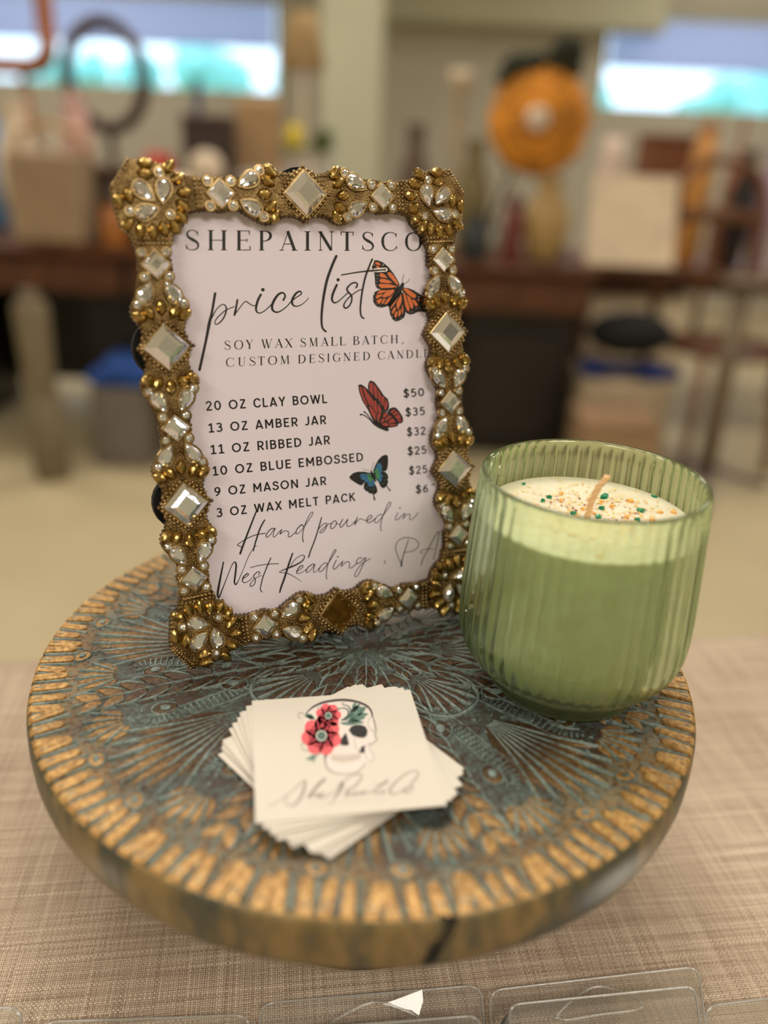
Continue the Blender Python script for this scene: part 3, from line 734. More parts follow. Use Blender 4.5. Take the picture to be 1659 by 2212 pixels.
for poly in fillpoly:
    us = [p[0] for p in poly]; vs = [p[1] for p in poly]; cu, cv = sum(us)/len(us), sum(vs)/len(vs)
    inner = [(cu+(x-cu)*.94, cv+(y-cv)*.94) for x, y in poly]
    A = (max(us)-min(us))*(max(vs)-min(vs))
    for _ in range(int(A/1e-6*5)):
        u, v = random.uniform(min(us), max(us)), random.uniform(min(vs), max(vs)); r = .00052
        if inside(u, v, inner) and free(u, v, r*.9): bead(u, v, r); grid.setdefault(cell(u, v), []).append((u, v, r))
body.build('frame_body', [GOLD_DARK, GOLD], frame)
o = studs.build('leaf_studs', GOLD_LEAF, frame); o['kind'] = 'stuff'; beads.build('granulation', GOLD, frame)
BLK = mat('black_velvet', (14, 13, 14), .95)
b = MB(); b.box((0, OFF, -.0103), (FW*2+.004, FH*2+.006, .0066), bev=.001); 
for k in ('lb1', 'lb2', 'rb1', 'rb2', 'tb', 'bb'):
    u, v = G[k]; pp = disc2(u, v, .0125, 24); nn = len(pp)
    b.add([P3(x, y, -.0136) for x, y in pp]+[P3(x, y, -.0072) for x, y in pp], [tuple(range(nn-1, -1, -1)), tuple(range(nn, 2*nn))]+[(i, (i+1) % nn, nn+(i+1) % nn, nn+i) for i in range(nn)])
b.build('backing_board', BLK, frame)
# easel strut behind: foot on the board
iv = frame.matrix_world.inverted()
top = Vector((0, OFF+.03, -.0146)); wp = FO+FB*.062; wp.z = BZ+.0012; ft = iv @ wp
d_ = (ft-top); b = MB(); nrm = d_.cross(Vector((1, 0, 0))).normalized()*.0012
b.add([top+Vector((-.012, 0, 0))-nrm, top+Vector((.012, 0, 0))-nrm, ft+Vector((.026, 0, 0))-nrm, ft+Vector((-.026, 0, 0))-nrm, top+Vector((-.012, 0, 0))+nrm, top+Vector((.012, 0, 0))+nrm, ft+Vector((.026, 0, 0))+nrm, ft+Vector((-.026, 0, 0))+nrm],
      [(0, 1, 2, 3), (7, 6, 5, 4), (0, 4, 5, 1), (1, 5, 6, 2), (2, 6, 7, 3), (3, 7, 4, 0)]); b.build('easel_strut', BLK, frame)

# ------------------------------------------------------------------ price list sheet behind the frame
PW = -.0064
sheet = thing('price_list', 'white printed price list of candles inside the jewelled gold frame', 'price list')
sheet.matrix_world = frame.matrix_world.copy()
b = MB(); b.box((0, OFF, PW-.00018), (FW*2-.002, FH*2-.002, .00034)); b.build('paper', PAPER, sheet)
class Print:
    """flat ink shapes on a plane; conv maps photo-traced 2D points to sheet coordinates"""
    def __init__(s, conv, base): s.mb = MB(); s.conv = conv; s.base = base; s.mats = []
    def poly(s, pts, m, lv=0):
        if m not in s.mats: s.mats.append(m)
        s.mb.add([s.conv(x, y)+(s.base+.00004+.00004*lv,) for x, y in pts], [tuple(range(len(pts)))], s.mats.index(m))
    def stroke(s, pts, ws, m, lv=0, sm=True, cap=True):
        for p in ribbon(pts, ws, sm, cap): s.poly(p, m, lv)
    def done(s, name, par): 
        o = s.mb.build(name, s.mats, par)
        return o
def crop(ox, oy, k):
    def f(x, y):
        u, v = puv(ox+x/k, oy+y/k, PW); return (u, v+OFF)
    return f
# --- heading in high contrast serif capitals
T, t = .155, .042
def stem(x, w=T, y0=0.0, y1=1.0): return [([(x, y0), (x, y1)], w)]
def serif(x, y, w=.27): return [([(x-w/2, y), (x+w/2, y)], t)]
GL = {
 'S': [([(.50, .80), (.42, .94), (.27, .99), (.13, .93), (.08, .78), (.15, .63), (.30, .52), (.46, .40), (.53, .24), (.46, .07), (.28, .01), (.13, .06), (.05, .2)], [t, t, t, .07, .10, .12, T, .12, .10, .07, t, t, t]), ([(.50, .74), (.50, .95)], t), ([(.05, .05), (.05, .28)], t)],
 'H': stem(.1)+stem(.68)+[([(.1, .5), (.68, .5)], t)]+serif(.1, .017)+serif(.1, .983)+serif(.68, .017)+serif(.68, .983),
 'E': stem(.1)+[([(.0, .983), (.56, .983)], t), ([(.1, .51), (.46, .51)], t), ([(.0, .017), (.60, .017)], t), ([(.56, .98), (.54, .80)], .05), ([(.60, .02), (.58, .22)], .05), ([(.45, .60), (.45, .42)], .04)],
 'P': stem(.1)+serif(.1, .017)+[([(.0, .983), (.32, .975), (.50, .88), (.54, .74), (.49, .60), (.33, .49), (.14, .47)], [t, .05, .12, T, .12, .05, t])],
 'A': [([(.05, 0), (.36, .98)], t), ([(.33, 1), (.66, 0)], T), ([(.15, .33), (.55, .33)], t)]+serif(.05, .017, .2)+serif(.66, .017, .28),
 'I': stem(.13)+serif(.13, .017)+serif(.13, .983), 'N': [([(.1, 0), (.1, 1)], .045), ([(.08, .98), (.62, .02)], T), ([(.64, 0), (.64, 1)], .045)]+serif(.1, .017, .2)+serif(.08, .983, .2)+serif(.64, .983, .2),
 'T': stem(.32)+serif(.32, .017)+[([(.0, .983), (.64, .983)], t), ([(.01, .99), (.03, .80)], .045), ([(.63, .99), (.61, .80)], .045)],
 'C': [([(.66, .80), (.56, .95), (.38, .99), (.18, .90), (.07, .70), (.05, .5), (.08, .28), (.19, .09), (.38, .01), (.57, .06), (.68, .22)], [t, .04, t, .09, .13, T, .13, .09, t, t, t]), ([(.66, .74), (.66, .95)], t), ([(.68, .10), (.68, .26)], t)],
 'O': [([(.40, .99), (.18, .90), (.07, .70), (.05, .5), (.07, .30), (.18, .1), (.40, .01), (.62, .1), (.73, .3), (.75, .5), (.73, .7), (.62, .9), (.40, .99)], [t, .09, .13, T, .13, .09, t, .09, .13, T, .13, .09, t])],
 'Y': [([(.05, 1), (.33, .45)], T), ([(.63, 1), (.36, .45)], t), ([(.34, 0), (.34, .5)], T)]+serif(.05, .983, .24)+serif(.63, .983, .18)+serif(.34, .017),
 'W': [([(.05, 1), (.28, 0)], T*.9), ([(.28, 0), (.47, .95)], t), ([(.42, 1), (.65, 0)], T*.9), ([(.66, 0), (.90, 1)], t)]+serif(.05, .983, .22)+serif(.42, .983, .2)+serif(.90, .983, .18),
 'X': [([(.06, 1), (.60, 0)], T), ([(.58, 1), (.06, 0)], t)]+serif(.06, .983, .22)+serif(.58, .983, .18)+serif(.06, .017, .18)+serif(.60, .017, .24),
 'M': [([(.09, 0), (.12, 1)], t), ([(.12, 1), (.42, .05)], T*.9), ([(.43, .05), (.74, 1)], t), ([(.76, 1), (.79, 0)], T*.85)]+serif(.09, .017, .18)+serif(.79, .017, .22)+serif(.12, .983, .15)+serif(.76, .983, .15),
 'L': stem(.1)+serif(.1, .983)+[([(.0, .017), (.54, .017)], t), ([(.54, .02), (.53, .22)], .05)],
 'B': stem(.1)+[([(.0, .983), (.30, .975), (.46, .88), (.48, .76), (.43, .62), (.28, .53), (.14, .52)], [t, .05, .11, .13, .11, .05, t]), ([(.2, .52), (.38, .49), (.53, .38), (.56, .26), (.50, .11), (.33, .02), (.0, .017)], [t, .05, .12, T, .12, .05, t])],
 'U': stem(.12, T, .25)+serif(.12, .983)+serif(.64, .983, .2)+[([(.12, .3), (.16, .10), (.36, .01), (.56, .10), (.63, .3), (.64, 1)], [T, .11, t, t, t, t])],
 'D': stem(.1)+[([(.0, .983), (.30, .975), (.55, .86), (.67, .64), (.68, .46), (.64, .28), (.50, .09), (.30, .02), (.0, .017)], [t, t, .10, .14, T, .14, .10, t, t])],
 'G': [([(.64, .80), (.54, .95), (.38, .99), (.18, .90), (.07, .70), (.05, .5), (.08, .28), (.19, .09), (.38, .01), (.55, .05), (.64, .14)], [t, .04, t, .09, .13, T, .13, .09, t, t, t]), ([(.64, .74), (.64, .95)], t), ([(.64, .05), (.64, .42)], .12), ([(.5, .42), (.76, .42)], t)],
 ',': [([(.12, .08), (.15, -.02), (.07, -.18)], [.15, .11, .03])]}
GWD = dict(S=.57, H=.80, E=.62, P=.62, A=.78, I=.27, N=.74, T=.64, C=.72, O=.80, Y=.72, W=.98, X=.70, M=.90, L=.56, B=.60, U=.74, D=.72, G=.76)
GWD[','] = .2
def letters(pr, seq, base, topl, m):
    for ch, x0, x1 in seq:
        for pts, w in GL[ch]:
            wd = GWD[ch]; sx = (x1-x0)/wd
            def cv(p):
                x = x0+p[0]*sx; yb, yt = base(x), topl(x); return (x, yb+(yt-yb)*p[1])
            hgt = base(x0)-topl(x0); ww = [q*min(hgt, sx*1.0+hgt*.0 if ch != ',' else hgt) for q in (w if isinstance(w, list) else [w]*len(pts))]
            ww = [max(q, hgt*.032) for q in ww]
            pr.stroke([cv(p) for p in pts], ww, m, 0, cap=False)
def linef(x0, y0, x1, y1): return lambda x: y0+(y1-y0)*(x-x0)/(x1-x0)
pr = Print(crop(380, 470, 3.016), PW)
letters(pr, [('S', 60, 152), ('H', 212, 330), ('E', 396, 488), ('P', 545, 627), ('A', 682, 790), ('I', 838, 878), ('N', 928, 1028), ('T', 1073, 1157), ('S', 1210, 1290), ('C', 1340, 1443), ('O', 1495, 1600)], linef(60, 212, 1600, 217), linef(60, 80, 1600, 98), INK)
pr.done('heading_lettering', sheet)
pr = Print(crop(470, 710, 3.456), PW)
letters(pr, [('S', 50, 98), ('O', 125, 190), ('Y', 215, 265), ('W', 330, 408), ('A', 430, 490), ('X', 505, 560), ('S', 617, 660), ('M', 685, 747), ('A', 775, 830), ('L', 848, 893), ('L', 913, 957), ('B', 1013, 1058), ('A', 1080, 1135), ('T', 1150, 1192), ('C', 1217, 1270), ('H', 1295, 1345), (',', 1370, 1388)], linef(50, 158, 1345, 108), linef(50, 90, 1345, 46), INK)
letters(pr, [('C', 63, 125), ('U', 155, 208), ('S', 237, 283), ('T', 302, 350), ('O', 378, 443), ('M', 470, 535), ('D', 603, 655), ('E', 686, 728), ('S', 753, 795), ('I', 820, 835), ('G', 862, 918), ('N', 942, 993), ('E', 1018, 1060), ('D', 1088, 1135), ('C', 1197, 1250), ('A', 1270, 1322), ('N', 1340, 1388), ('D', 1410, 1457), ('L', 1483, 1518), ('E', 1543, 1578)], linef(63, 285, 1578, 213), linef(63, 219, 1578, 153), INK)
pr.done('subtitle_lettering', sheet)
# --- brush script
pr = Print(crop(420, 540, 6.381), PW)
for pts, ws in [
 ([(285, 600), (240, 860), (205, 1010), (150, 1290), (70, 1650)], [36, 34, 44, 36, 38]),
 ([(240, 935), (290, 840), (345, 775), (400, 750), (435, 785), (435, 850), (405, 930), (350, 1000), (300, 1025), (280, 1000), (310, 940), (370, 880), (440, 825), (550, 780)], [18, 15, 14, 14, 20, 22, 22, 18, 14, 14, 16, 16, 14, 12]),
 ([(592, 688), (575, 790), (552, 895)], [26, 28, 30]), ([(552, 895), (600, 830), (660, 750), (705, 708), (745, 730), (800, 765), (860, 765)], [16, 14, 13, 14, 14, 13, 12]),
 ([(915, 615), (880, 680), (855, 760), (850, 830), (880, 868), (930, 860), (990, 820), (1060, 750)], [30, 33, 33, 27, 17, 14, 14, 14]),
 ([(1225, 690), (1250, 640), (1235, 600), (1200, 590), (1150, 620), (1100, 690), (1070, 770), (1080, 830), (1130, 858), (1190, 840), (1270, 780), (1340, 700)], [26, 24, 22, 25, 31, 36, 35, 30, 22, 16, 14, 14]),
 ([(1345, 700), (1410, 650), (1470, 610), (1470, 580), (1440, 572), (1390, 610), (1350, 680), (1345, 730), (1370, 768), (1420, 775), (1480, 750), (1530, 710), (1575, 660)], [14, 14, 16, 20, 24, 31, 33, 31, 22, 14, 12, 10, 9])]: pr.stroke(pts, ws, INK)
pr.poly(disc2(943, 548, 25), INK)
pr.done('script_lettering', sheet)
pr = Print(crop(670, 530, 6.381), PW)
HALO = [([(895, 344), (1038, 336)], 56), ([(862, 200), (806, 335)], 48)]
for pts, ws in [([(358, 148), (300, 280), (230, 480), (185, 700), (160, 900), (155, 1050), (170, 1140), (215, 1188)], [32, 34, 34, 32, 30, 26, 23, 21]),
 ([(365, 545), (330, 620), (305, 690), (300, 750), (330, 790), (380, 775), (440, 725), (520, 650)], [28, 30, 30, 26, 18, 13, 12, 12]),
 ([(632, 580), (650, 545), (630, 515), (580, 520), (530, 560), (505, 605), (530, 650), (570, 700), (565, 780), (530, 840), (490, 865), (462, 840), (475, 790), (530, 720), (590, 670), (660, 625), (715, 605)], [22, 18, 16, 18, 20, 22, 22, 20, 18, 18, 18, 18, 16, 14, 12, 11, 10]),
 ([(853, 190), (800, 320), (755, 450), (715, 640), (695, 800), (690, 900), (705, 980), (740, 1005)], [22, 24, 24, 22, 22, 20, 19, 17]),
 ([(430, 408), (600, 378), (780, 355), (920, 345), (1035, 335)], [13, 14, 18, 20, 17])]: pr.stroke(pts, ws, INK, 5)
for pts, w in HALO: pr.stroke(pts, w, PAPERFLAT, 4)
pr.poly(disc2(385, 475, 23), INK); pr.done('script_lettering', sheet)
pr = Print(crop(460, 1080, 6.381), PW)
for pts, ws in [([(600, 150), (540, 300), (470, 480), (410, 640), (375, 740)], [18, 22, 24, 26, 26]), ([(712, 275), (650, 390), (605, 520), (570, 640), (555, 705)], [17, 20, 20, 18, 13]), ([(392, 655), (378, 638), (335, 622), (380, 585), (470, 530), (590, 480), (720, 458)], [10, 10, 10, 10, 11, 11, 11]),
 ([(850, 400), (820, 390), (775, 420), (735, 480), (740, 512), (780, 490), (830, 420), (860, 390), (835, 450), (830, 505), (860, 500), (910, 440), (950, 405)], [11, 12, 12, 12, 10, 9]), ([(950, 405), (930, 450), (925, 470), (980, 430), (1030, 430), (1045, 460), (1035, 495), (1060, 508), (1110, 470), (1150, 440)], [11, 12, 11, 9, 10, 10]),
 ([(1250, 370), (1225, 342), (1185, 370), (1145, 430), (1150, 465), (1190, 450), (1250, 380), (1310, 290), (1365, 210), (1380, 175), (1355, 170), (1310, 240), (1265, 350), (1240, 450), (1235, 530), (1248, 578)], [12, 14, 14, 12, 10, 9, 9, 9, 9, 9, 9, 9, 10, 11, 12, 13]), ([(1497, 240), (1460, 370), (1400, 560), (1345, 700), (1318, 790)], [14, 16, 17, 17, 18]),
 ([(145, 855), (110, 1030), (75, 1220), (65, 1310), (85, 1340), (130, 1230), (200, 1050), (260, 900), (300, 855), (320, 900), (305, 1050), (295, 1130), (315, 1165), (350, 1110), (420, 950), (490, 780), (560, 660), (600, 630)], [16, 25, 31, 29, 20, 14, 10, 10, 15, 23, 25, 22, 18, 10, 8, 8, 8, 8]),
 ([(415, 1085), (470, 1050), (490, 1025), (470, 1015), (425, 1055), (405, 1105), (425, 1138), (480, 1125), (540, 1070)], [9, 10, 12, 15, 17, 15, 11, 9, 8]), ([(630, 1030), (645, 1000), (615, 990), (570, 1030), (560, 1060), (585, 1100), (570, 1160), (530, 1190), (510, 1175), (540, 1120), (600, 1070), (670, 1040)], [12, 11, 11, 13, 13, 12, 11, 11, 11, 9, 8, 8]),
 ([(797, 800), (740, 930), (690, 1060), (660, 1180), (655, 1240), (680, 1268)], [14, 15, 15, 14, 13, 11]), ([(515, 932), (620, 905), (750, 885), (905, 877)], [9, 9, 11, 10]),
 ([(1097, 735), (1050, 870), (990, 1060), (940, 1200), (920, 1275)], [18, 25, 27, 25, 19]), ([(1065, 925), (1120, 830), (1190, 775), (1240, 760), (1262, 785), (1230, 840), (1150, 890), (1060, 930), (980, 960), (915, 995), (1000, 1005), (1060, 1025), (1140, 1070), (1225, 1125)], [9, 9, 9, 10, 13, 17, 21, 20, 13, 8, 10, 11, 8, 5]),
 ([(1160, 985), (1210, 950), (1240, 920), (1230, 902), (1190, 925), (1155, 985), (1160, 1010), (1195, 1012), (1245, 985), (1290, 950)], [9, 9, 10, 12, 14, 14, 11, 8]), ([(1400, 890), (1370, 885), (1310, 930), (1285, 980), (1300, 1000), (1350, 960), (1405, 885), (1390, 940), (1385, 995), (1420, 985), (1470, 930)], [11, 12, 13, 12, 10, 9, 10, 11, 10, 8, 8])]: pr.stroke(pts, ws, INK, 1)
pr.done('script_lettering', sheet)
pr = Print(crop(650, 1070, 5.184), PW)
for pts, w in [([(195, 380), (240, 330), (280, 310), (290, 335), (265, 390), (225, 420), (210, 410), (250, 370), (310, 320), (345, 315)], 8), ([(365, 290), (335, 330), (335, 365), (355, 372), (385, 340), (400, 310), (385, 285), (365, 290)], 9), ([(390, 312), (430, 322), (460, 285)], 6), ([(468, 265), (440, 320), (440, 355), (460, 350), (500, 300), (525, 265)], 9), ([(525, 265), (512, 315), (522, 348), (560, 335), (610, 285)], 8), ([(632, 245), (615, 290), (600, 330)], 10), ([(600, 330), (640, 280), (670, 262), (700, 275), (740, 278)], 7), ([(740, 285), (785, 252), (795, 230), (770, 225), (742, 260), (735, 292), (760, 306), (800, 285), (835, 255)], 9),
 ([(915, 225), (890, 212), (850, 240), (825, 280), (830, 305), (860, 300), (910, 240), (950, 180), (1000, 110), (1005, 80), (980, 85), (945, 160), (910, 250), (893, 330), (893, 380), (905, 398)], 8), ([(1085, 195), (1060, 245), (1060, 272), (1085, 270), (1130, 225), (1165, 200)], 8), ([(1165, 200), (1150, 240), (1140, 262), (1180, 220), (1212, 208), (1222, 225), (1215, 265), (1240, 270), (1280, 235), (1308, 195)], 7),
 ([(1205, 495), (1165, 610), (1135, 710), (1122, 790)], [7, 9, 10, 20]), ([(1122, 760), (1080, 670), (1060, 590), (1080, 520), (1140, 478), (1220, 475), (1290, 500), (1318, 545), (1300, 590), (1240, 625), (1165, 638)], 7), ([(1345, 775), (1370, 700), (1430, 590), (1500, 460), (1540, 405), (1545, 440), (1520, 560), (1485, 715)], [10, 8, 8, 7, 8, 8, 8, 7]), ([(1365, 655), (1335, 635), (1360, 615), (1420, 600), (1490, 600)], 6), ([(935, 732), (944, 750), (930, 768)], [9, 8, 5]),
 ([(295, 765), (270, 755), (225, 790), (200, 840), (215, 855), (250, 830), (300, 765), (350, 690), (390, 620), (390, 608), (370, 620), (330, 700), (300, 780), (285, 860), (283, 910), (292, 938)], 8), ([(395, 725), (365, 790), (365, 825), (385, 820), (425, 780), (465, 742)], 9), ([(470, 735), (455, 780), (450, 795), (500, 750), (535, 745), (545, 770), (540, 812), (575, 805), (630, 755)], 8), ([(690, 705), (650, 700), (620, 740), (630, 765), (670, 745), (725, 695), (715, 730), (680, 810), (640, 890), (610, 912), (600, 890), (630, 830), (690, 760), (775, 708)], 8)]: pr.stroke(pts, w, INK, 2)
pr.poly(disc2(1108, 143, 9), INK); pr.poly(disc2(412, 688, 9), INK)
pr.done('script_lettering', sheet)
# --- bold sans lines
def ell(cx, rx, ry=.425): return [(cx+rx*math.sin(2*PI*k/16), .5+ry*math.cos(2*PI*k/16)) for k in range(17)]
SIX = [(.42, .92), (.26, .80), (.13, .58), (.09, .33), (.16, .13), (.30, .07), (.46, .15), (.51, .32), (.44, .49), (.30, .56), (.16, .49), (.09, .33)]
ESS = [(.50, .79), (.40, .91), (.28, .93), (.14, .88), (.09, .74), (.15, .60), (.30, .53), (.46, .45), (.52, .28), (.45, .13), (.28, .07), (.13, .10), (.05, .22)]
ST = [(.1, 0), (.1, 1)]; PB = [(.1, .925), (.34, .925), (.50, .84), (.53, .68), (.48, .52), (.34, .43), (.1, .43)]
SG = {'0': (.64, [ell(.32, .24)]), '1': (.52, [[(.05, .76), (.27, .93)], [(.29, 0), (.29, 1)], [(.04, .07), (.53, .07)]]), '2': (.58, [[(.08, .72), (.13, .87), (.28, .93), (.44, .86), (.49, .71), (.42, .55), (.10, .10)], [(.04, .07), (.57, .07)]]),
 '3': (.58, [[(.08, .85), (.25, .93), (.42, .87), (.47, .73), (.41, .59), (.24, .54)], [(.24, .54), (.43, .47), (.50, .30), (.43, .13), (.26, .07), (.05, .16)]]), '5': (.58, [[(.50, .925), (.14, .925)], [(.15, .99), (.11, .48)], [(.11, .53), (.28, .60), (.45, .52), (.51, .33), (.43, .14), (.26, .07), (.06, .15)]]),
 '6': (.6, [SIX]), '9': (.6, [[(.6-x, 1-y) for x, y in SIX]]), '$': (.58, [ESS, [(.29, -.12), (.29, 1.12)]]), 'A': (.70, [[(.05, 0), (.35, 1)], [(.35, 1), (.65, 0)], [(.16, .26), (.54, .26)]]),
 'B': (.60, [ST, [(.1, .925), (.34, .925), (.48, .85), (.50, .74), (.45, .60), (.34, .53), (.1, .53)], [(.34, .53), (.50, .46), (.54, .30), (.47, .13), (.34, .075), (.1, .075)]]), 'C': (.68, [[(.62, .78), (.52, .89), (.38, .93), (.20, .86), (.09, .66), (.08, .5), (.09, .34), (.20, .14), (.38, .07), (.52, .11), (.62, .22)]]),
 'D': (.70, [ST, [(.1, .925), (.32, .925), (.52, .82), (.62, .62), (.62, .38), (.52, .18), (.32, .075), (.1, .075)]]), 'E': (.56, [ST, [(.1, .925), (.54, .925)], [(.1, .51), (.48, .51)], [(.1, .075), (.54, .075)]]), 'I': (.2, [ST]), 'J': (.44, [[(.36, 1), (.36, .30), (.30, .13), (.17, .07), (.03, .15)]]),
 'K': (.62, [ST, [(.58, 1), (.12, .44)], [(.25, .60), (.60, 0)]]), 'L': (.52, [ST, [(.1, .075), (.52, .075)]]), 'M': (.82, [ST, [(.1, .97), (.41, .30)], [(.41, .30), (.72, .97)], [(.72, 0), (.72, 1)]]), 'N': (.74, [ST, [(.1, .97), (.64, .03)], [(.64, 0), (.64, 1)]]), 'O': (.84, [ell(.42, .345)]), 'P': (.58, [ST, PB]), 'R': (.62, [ST, PB, [(.30, .43), (.57, 0)]]),
 'S': (.58, [ESS]), 'T': (.60, [[(.30, 0), (.30, 1)], [(.02, .925), (.58, .925)]]), 'U': (.70, [[(.1, 1), (.1, .36), (.16, .16), (.35, .07), (.54, .16), (.60, .36), (.60, 1)]]), 'W': (1.0, [[(.05, 1), (.27, .03)], [(.27, .03), (.50, .97)], [(.50, .97), (.73, .03)], [(.73, .03), (.95, 1)]]), 'X': (.64, [[(.05, 1), (.59, 0)], [(.59, 1), (.05, 0)]]), 'Y': (.64, [[(.05, 1), (.32, .45)], [(.59, 1), (.32, .45)], [(.32, 0), (.32, .48)]]), 'Z': (.60, [[(.05, .925), (.53, .925)], [(.50, .92), (.08, .08)], [(.03, .075), (.57, .075)]]), ' ': (.34, [])}
def text_polys(txt, x0, y0, x1, y1, cap, par, name):
    tot = sum(SG[c][0] for c in txt)+.19*(len(txt)-1)
    A = Vector(puv(x0, y0, PW)); B = Vector(puv(x1, y1, PW)); C_ = Vector(puv((x0+x1)/2-cap*.10, (y0+y1)/2-cap, PW))
    ex = (B-A)/tot; up = C_-(A+B)/2; ey = up-ex.normalized()*up.dot(ex.normalized())
    pr = Print(lambda x, y: tuple(A+ex*x+ey*y+Vector((0, OFF))), PW); x = 0
    for ch in txt:
        for s_ in SG[ch][1]:
            d0 = s_ if len(s_) > 2 else [Vector(s_[0]), Vector(s_[1])]
            pr.stroke([(x+p[0], p[1]) for p in d0], .158, INK, 0, sm=len(s_) > 2, cap=len(s_) > 8)
        x += SG[ch][0]+.19
    return pr.done(name, par)
for txt, q in [('20 OZ CLAY BOWL', (445.2, 887.5, 707, 870.8, 20)), ('13 OZ AMBER JAR', (450.5, 934.8, 705, 915.9, 19.5)), ('11 OZ RIBBED JAR', (455.2, 981.6, 713, 959.3, 19.5)), ('10 OZ BLUE EMBOSSED', (459.5, 1027.8, 784.5, 996, 19.2)), ('9 OZ MASON JAR', (463.5, 1072.4, 705, 1047.4, 19)), ('3 OZ WAX MELT PACK', (468, 1117.6, 767, 1082, 18.8))]: text_polys(txt, *q, sheet, 'item_lettering')
for txt, q in [('$50', (872, 859, 916.4, 855.5, 17.8)), ('$35', (876.3, 899.7, 918, 896.4, 17.8)), ('$32', (879.5, 942.3, 919.5, 939, 17.8)), ('$25', (881, 983.8, 921.3, 980, 17.6)), ('$25', (884.2, 1025.6, 923.3, 1021.7, 17.4)), ('$6', (898.6, 1066, 925.2, 1063, 17))]: text_polys(txt, *q, sheet, 'price_lettering')
pr = Print(crop(0, 0, 1), PW); pr.stroke([(933, 1047), (939, 1046.4)], 2.2, INK, 0); pr.done('price_lettering', sheet)
# --- butterflies
pr = Print(crop(790, 550, 10.369), PW)
for p in [[(150, 130), (260, 125), (380, 170), (500, 270), (620, 420), (710, 570), (760, 670), (740, 740), (560, 775), (350, 785), (260, 760), (215, 690), (205, 550), (190, 400), (130, 270)], [(740, 730), (300, 790), (210, 830), (165, 920), (165, 1040), (200, 1120), (280, 1180), (370, 1185), (480, 1155), (560, 1100)], [(790, 800), (870, 950), (880, 1200), (885, 1340), (850, 1420), (750, 1480), (670, 1500), (600, 1450), (545, 1340), (520, 1180), (480, 1130)],
 [(820, 735), (950, 750), (1080, 800), (1220, 890), (1380, 980), (1420, 1100), (1400, 1240), (1330, 1285), (1180, 1280), (1050, 1335), (970, 1340), (890, 1290), (840, 1000)], [(800, 640), (850, 620), (860, 680), (840, 760), (700, 980), (560, 1160), (500, 1150), (520, 1080), (680, 800), (770, 690)]]: pr.poly(p, INK, 1)
for p in [[(490, 400), (550, 395), (620, 470), (700, 590), (740, 690), (680, 660), (560, 530), (490, 450)], [(310, 420), (370, 415), (430, 455), (490, 525), (330, 510), (310, 460)], [(300, 570), (340, 545), (420, 545), (520, 575), (600, 630), (480, 640), (330, 625)], [(280, 690), (310, 655), (520, 660), (720, 715), (600, 745), (340, 750)], [(205, 180), (260, 165), (310, 190), (335, 240), (260, 235), (210, 205)], [(220, 255), (290, 260), (325, 295), (250, 300)], [(410, 290), (440, 290), (475, 320), (465, 345)], [(240, 880), (310, 800), (470, 795), (430, 840), (330, 870)],
 [(480, 800), (640, 780), (620, 850), (540, 920), (430, 960), (375, 960), (390, 900)], [(220, 960), (250, 900), (390, 885), (360, 930), (240, 990)], [(235, 1040), (300, 990), (375, 985), (330, 1080), (280, 1105)], [(390, 990), (450, 985), (400, 1090), (345, 1115)], [(660, 800), (600, 900), (480, 1000), (410, 1110), (460, 1110), (520, 1050)], [(790, 890), (805, 980), (800, 1060), (720, 1240), (690, 1170), (690, 1080)], [(740, 940), (650, 1100), (560, 1220), (550, 1190), (600, 1110)], [(640, 1170), (680, 1200), (620, 1320), (580, 1320), (590, 1260)], [(680, 1260), (710, 1290), (690, 1400), (660, 1410), (635, 1360)], [(780, 1210), (785, 1330), (740, 1395), (725, 1340), (735, 1260)], [(820, 1100), (840, 1200), (830, 1340), (800, 1280)],
 [(830, 760), (920, 760), (1100, 880), (1130, 930), (1100, 975), (1050, 970), (930, 880)], [(830, 830), (880, 880), (920, 1020), (980, 1200), (970, 1270), (930, 1260), (880, 1140)], [(910, 905), (990, 950), (1050, 1080), (1065, 1180), (1040, 1215), (1000, 1190), (950, 1060)], [(1030, 1000), (1100, 1020), (1160, 1110), (1155, 1160), (1110, 1150), (1060, 1080)], [(1160, 990), (1200, 1000), (1200, 1040), (1165, 1030)]]: pr.poly(p, ORANGE, 2)
for x, y, r in [(280, 470, 9), (235, 465, 7), (255, 540, 7), (250, 605, 7), (240, 680, 7), (190, 230, 8), (150, 240, 7), (380, 250, 9), (395, 220, 11), (195, 900, 6), (190, 1000, 6), (225, 1110, 7), (310, 1160, 7), (545, 1280, 6), (590, 1390, 7), (670, 1465, 7), (790, 1420, 7), (1030, 1280, 8), (1130, 1205, 8), (1195, 1195, 8), (1250, 1240, 6), (975, 1300, 6), (1190, 950, 9)]: pr.poly(disc2(x, y, r*1.1, 8), WHITEP, 2)
for p in [[(820, 620), (830, 520), (860, 450)], [(865, 655), (930, 610), (985, 545)]]: pr.stroke(p, 11, INK, 1)
o = pr.done('butterfly_print', sheet); o['label'] = 'orange and black butterfly beside the script heading'
pr = Print(crop(740, 800, 10.369), PW)
for p in [[(350, 330), (400, 310), (480, 350), (580, 440), (700, 600), (820, 720), (890, 850), (890, 960), (840, 1200), (750, 1200), (680, 1130), (560, 870), (440, 680), (370, 480)], [(570, 420), (570, 320), (600, 240), (650, 230), (720, 270), (830, 420), (920, 560), (1010, 640), (1040, 740), (1040, 850), (1000, 920), (900, 930), (850, 760), (700, 600)], [(880, 930), (980, 930), (1080, 990), (1170, 1080), (1230, 1160), (1250, 1220), (1210, 1260), (1020, 1290), (830, 1230)], [(1000, 930), (1060, 850), (1130, 825), (1200, 840), (1270, 920), (1340, 1030), (1360, 1120), (1330, 1180), (1240, 1200), (1130, 1060)], [(650, 1130), (760, 1170), (1000, 1270), (1040, 1330), (1020, 1360), (970, 1360), (800, 1290), (700, 1220), (640, 1160)]]: pr.poly(p, INK, 1)
